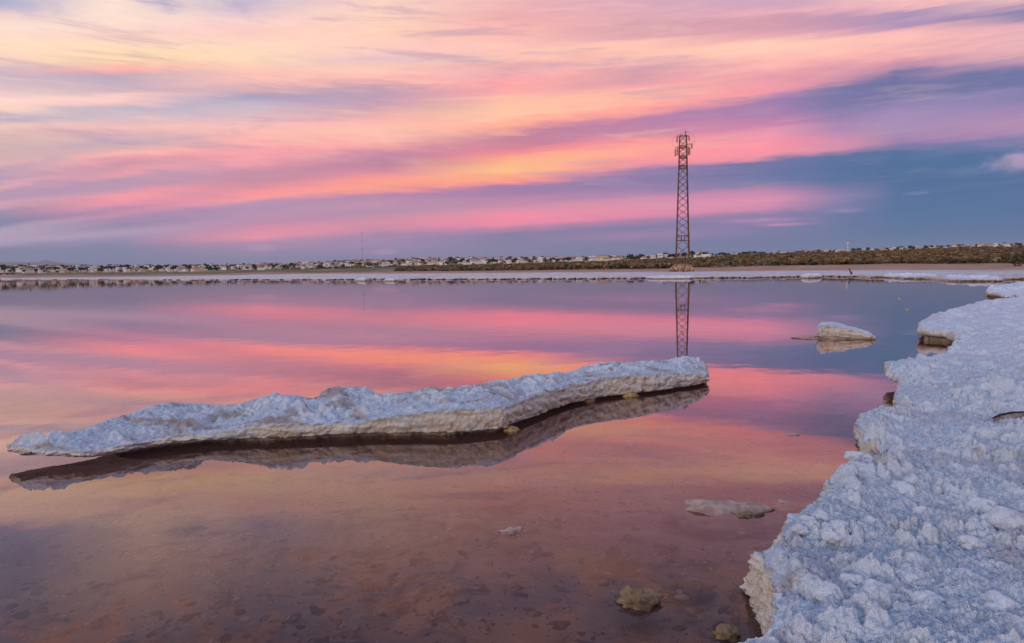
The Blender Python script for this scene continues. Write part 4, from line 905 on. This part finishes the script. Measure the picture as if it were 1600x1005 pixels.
# the rest of the scrub, one mass over the slope
r = np.random.RandomState(9); V, Fc, base_ = [], [], 0
for mi_, (m_s, nn) in enumerate(((M_SCRUB, 5200), (M_SCRUB2, 2600))):
    Vs, Fs, b0 = [], [], 0
    proto = [leaf_cloud('tmp', 26, 1.0, 0.34, 400 + i, 5, 0.6, 0.4) for i in range(6)]
    pv = []
    for q in proto:
        c_ = np.empty(len(q.vertices) * 3, np.float32); q.vertices.foreach_get('co', c_); pv.append(c_.reshape(-1, 3))
    xs_r = r.uniform(440, 1640, nn)
    for x in xs_r:
        a = az_of(x); dC_ = float(np.interp(a, XAZ, D_C)); dD_ = float(np.interp(a, XAZ, D_D)); dE_ = float(np.interp(a, XAZ, D_E))
        hi = dD_ if x < 1120 else dE_ * 0.96
        if x < 620: lo = dC_ * 2.5
        else: lo = dC_ * 1.02
        d = lo * (hi / lo) ** (r.rand() ** 1.3); pt = patch(x, d)
        if pt < -0.12 and r.rand() < 0.8: continue
        z = float(ground_z(a, d)[0]); s = (r.uniform(0.5, 1.1) + 0.7 * max(0, pt)) * (1.0 + d / 900.0)
        th = r.uniform(0, 6.28); q = pv[r.randint(6)]; ct, sn = math.cos(th), math.sin(th)
        Vs.append(np.stack([(q[:, 0] * ct - q[:, 1] * sn) * s * 1.4 + math.sin(a) * d, (q[:, 0] * sn + q[:, 1] * ct) * s * 1.4 + math.cos(a) * d, q[:, 2] * s + z], -1))
        Fs.append(np.arange(len(q)).reshape(-1, 4) + b0); b0 += len(q)
    for q in proto: bpy.data.meshes.remove(q)
    o = kind(link('scrub', raw_mesh('scrub', np.concatenate(Vs), np.concatenate(Fs)), m_s), 'stuff'); o['label'] = ['rusty brown salt scrub covering the slope behind the shore', 'grey green salt scrub mixed over the slope'][mi_]

r = np.random.RandomState(19); proto = [leaf_cloud('tmp', 46, 1.0, 0.26, 500 + i, 6, 0.85, 0.8) for i in range(5)]; pv = []; Vs, Fs, b0 = [], [], 0
for q in proto:
    c_ = np.empty(len(q.vertices) * 3, np.float32); q.vertices.foreach_get('co', c_); pv.append(c_.reshape(-1, 3)); bpy.data.meshes.remove(q)
for i in range(1300):
    zn = 'left' if i < 420 else ('mid' if i < 1150 else 'right'); x, d = hill_spot(zn); a = az_of(x); z = float(ground_z(a, d)[0]); s = r.uniform(1.8, 4.4); q = pv[r.randint(5)]; th = r.uniform(0, 6.28); ct, sn = math.cos(th), math.sin(th)
    Vs.append(np.stack([(q[:, 0] * ct - q[:, 1] * sn) * s * 1.2 + math.sin(a) * d, (q[:, 0] * sn + q[:, 1] * ct) * s * 1.2 + math.cos(a) * d, q[:, 2] * s + z], -1)); Fs.append(np.arange(len(q)).reshape(-1, 4) + b0); b0 += len(q)
o = kind(link('garden_greenery', raw_mesh('garden_greenery', np.concatenate(Vs), np.concatenate(Fs)), M_LEAF), 'stuff'); o['label'] = 'dark garden bushes packed between the houses of the distant town'

# ------------------------------------------------------------------ evening haze that fades the far hills
me = MB().box(-12500, 12500, -600, 12400, -6, 330).mesh('haze', [])
M_HAZE = bpy.data.materials.new('haze'); M_HAZE.use_nodes = True; t = NT(M_HAZE.node_tree); t.n.clear()
pv_ = t.n.new('ShaderNodeVolumePrincipled'); pv_.inputs['Color'].default_value = (0.80, 0.84, 0.92, 1); pv_.inputs['Density'].default_value = 4.4e-5
ou = t.n.new('ShaderNodeOutputMaterial'); t.l.new(pv_.outputs[0], ou.inputs['Volume'])
o = kind(link('haze', me, M_HAZE), 'stuff'); o['label'] = 'thin evening haze over the lagoon and the distant hills'
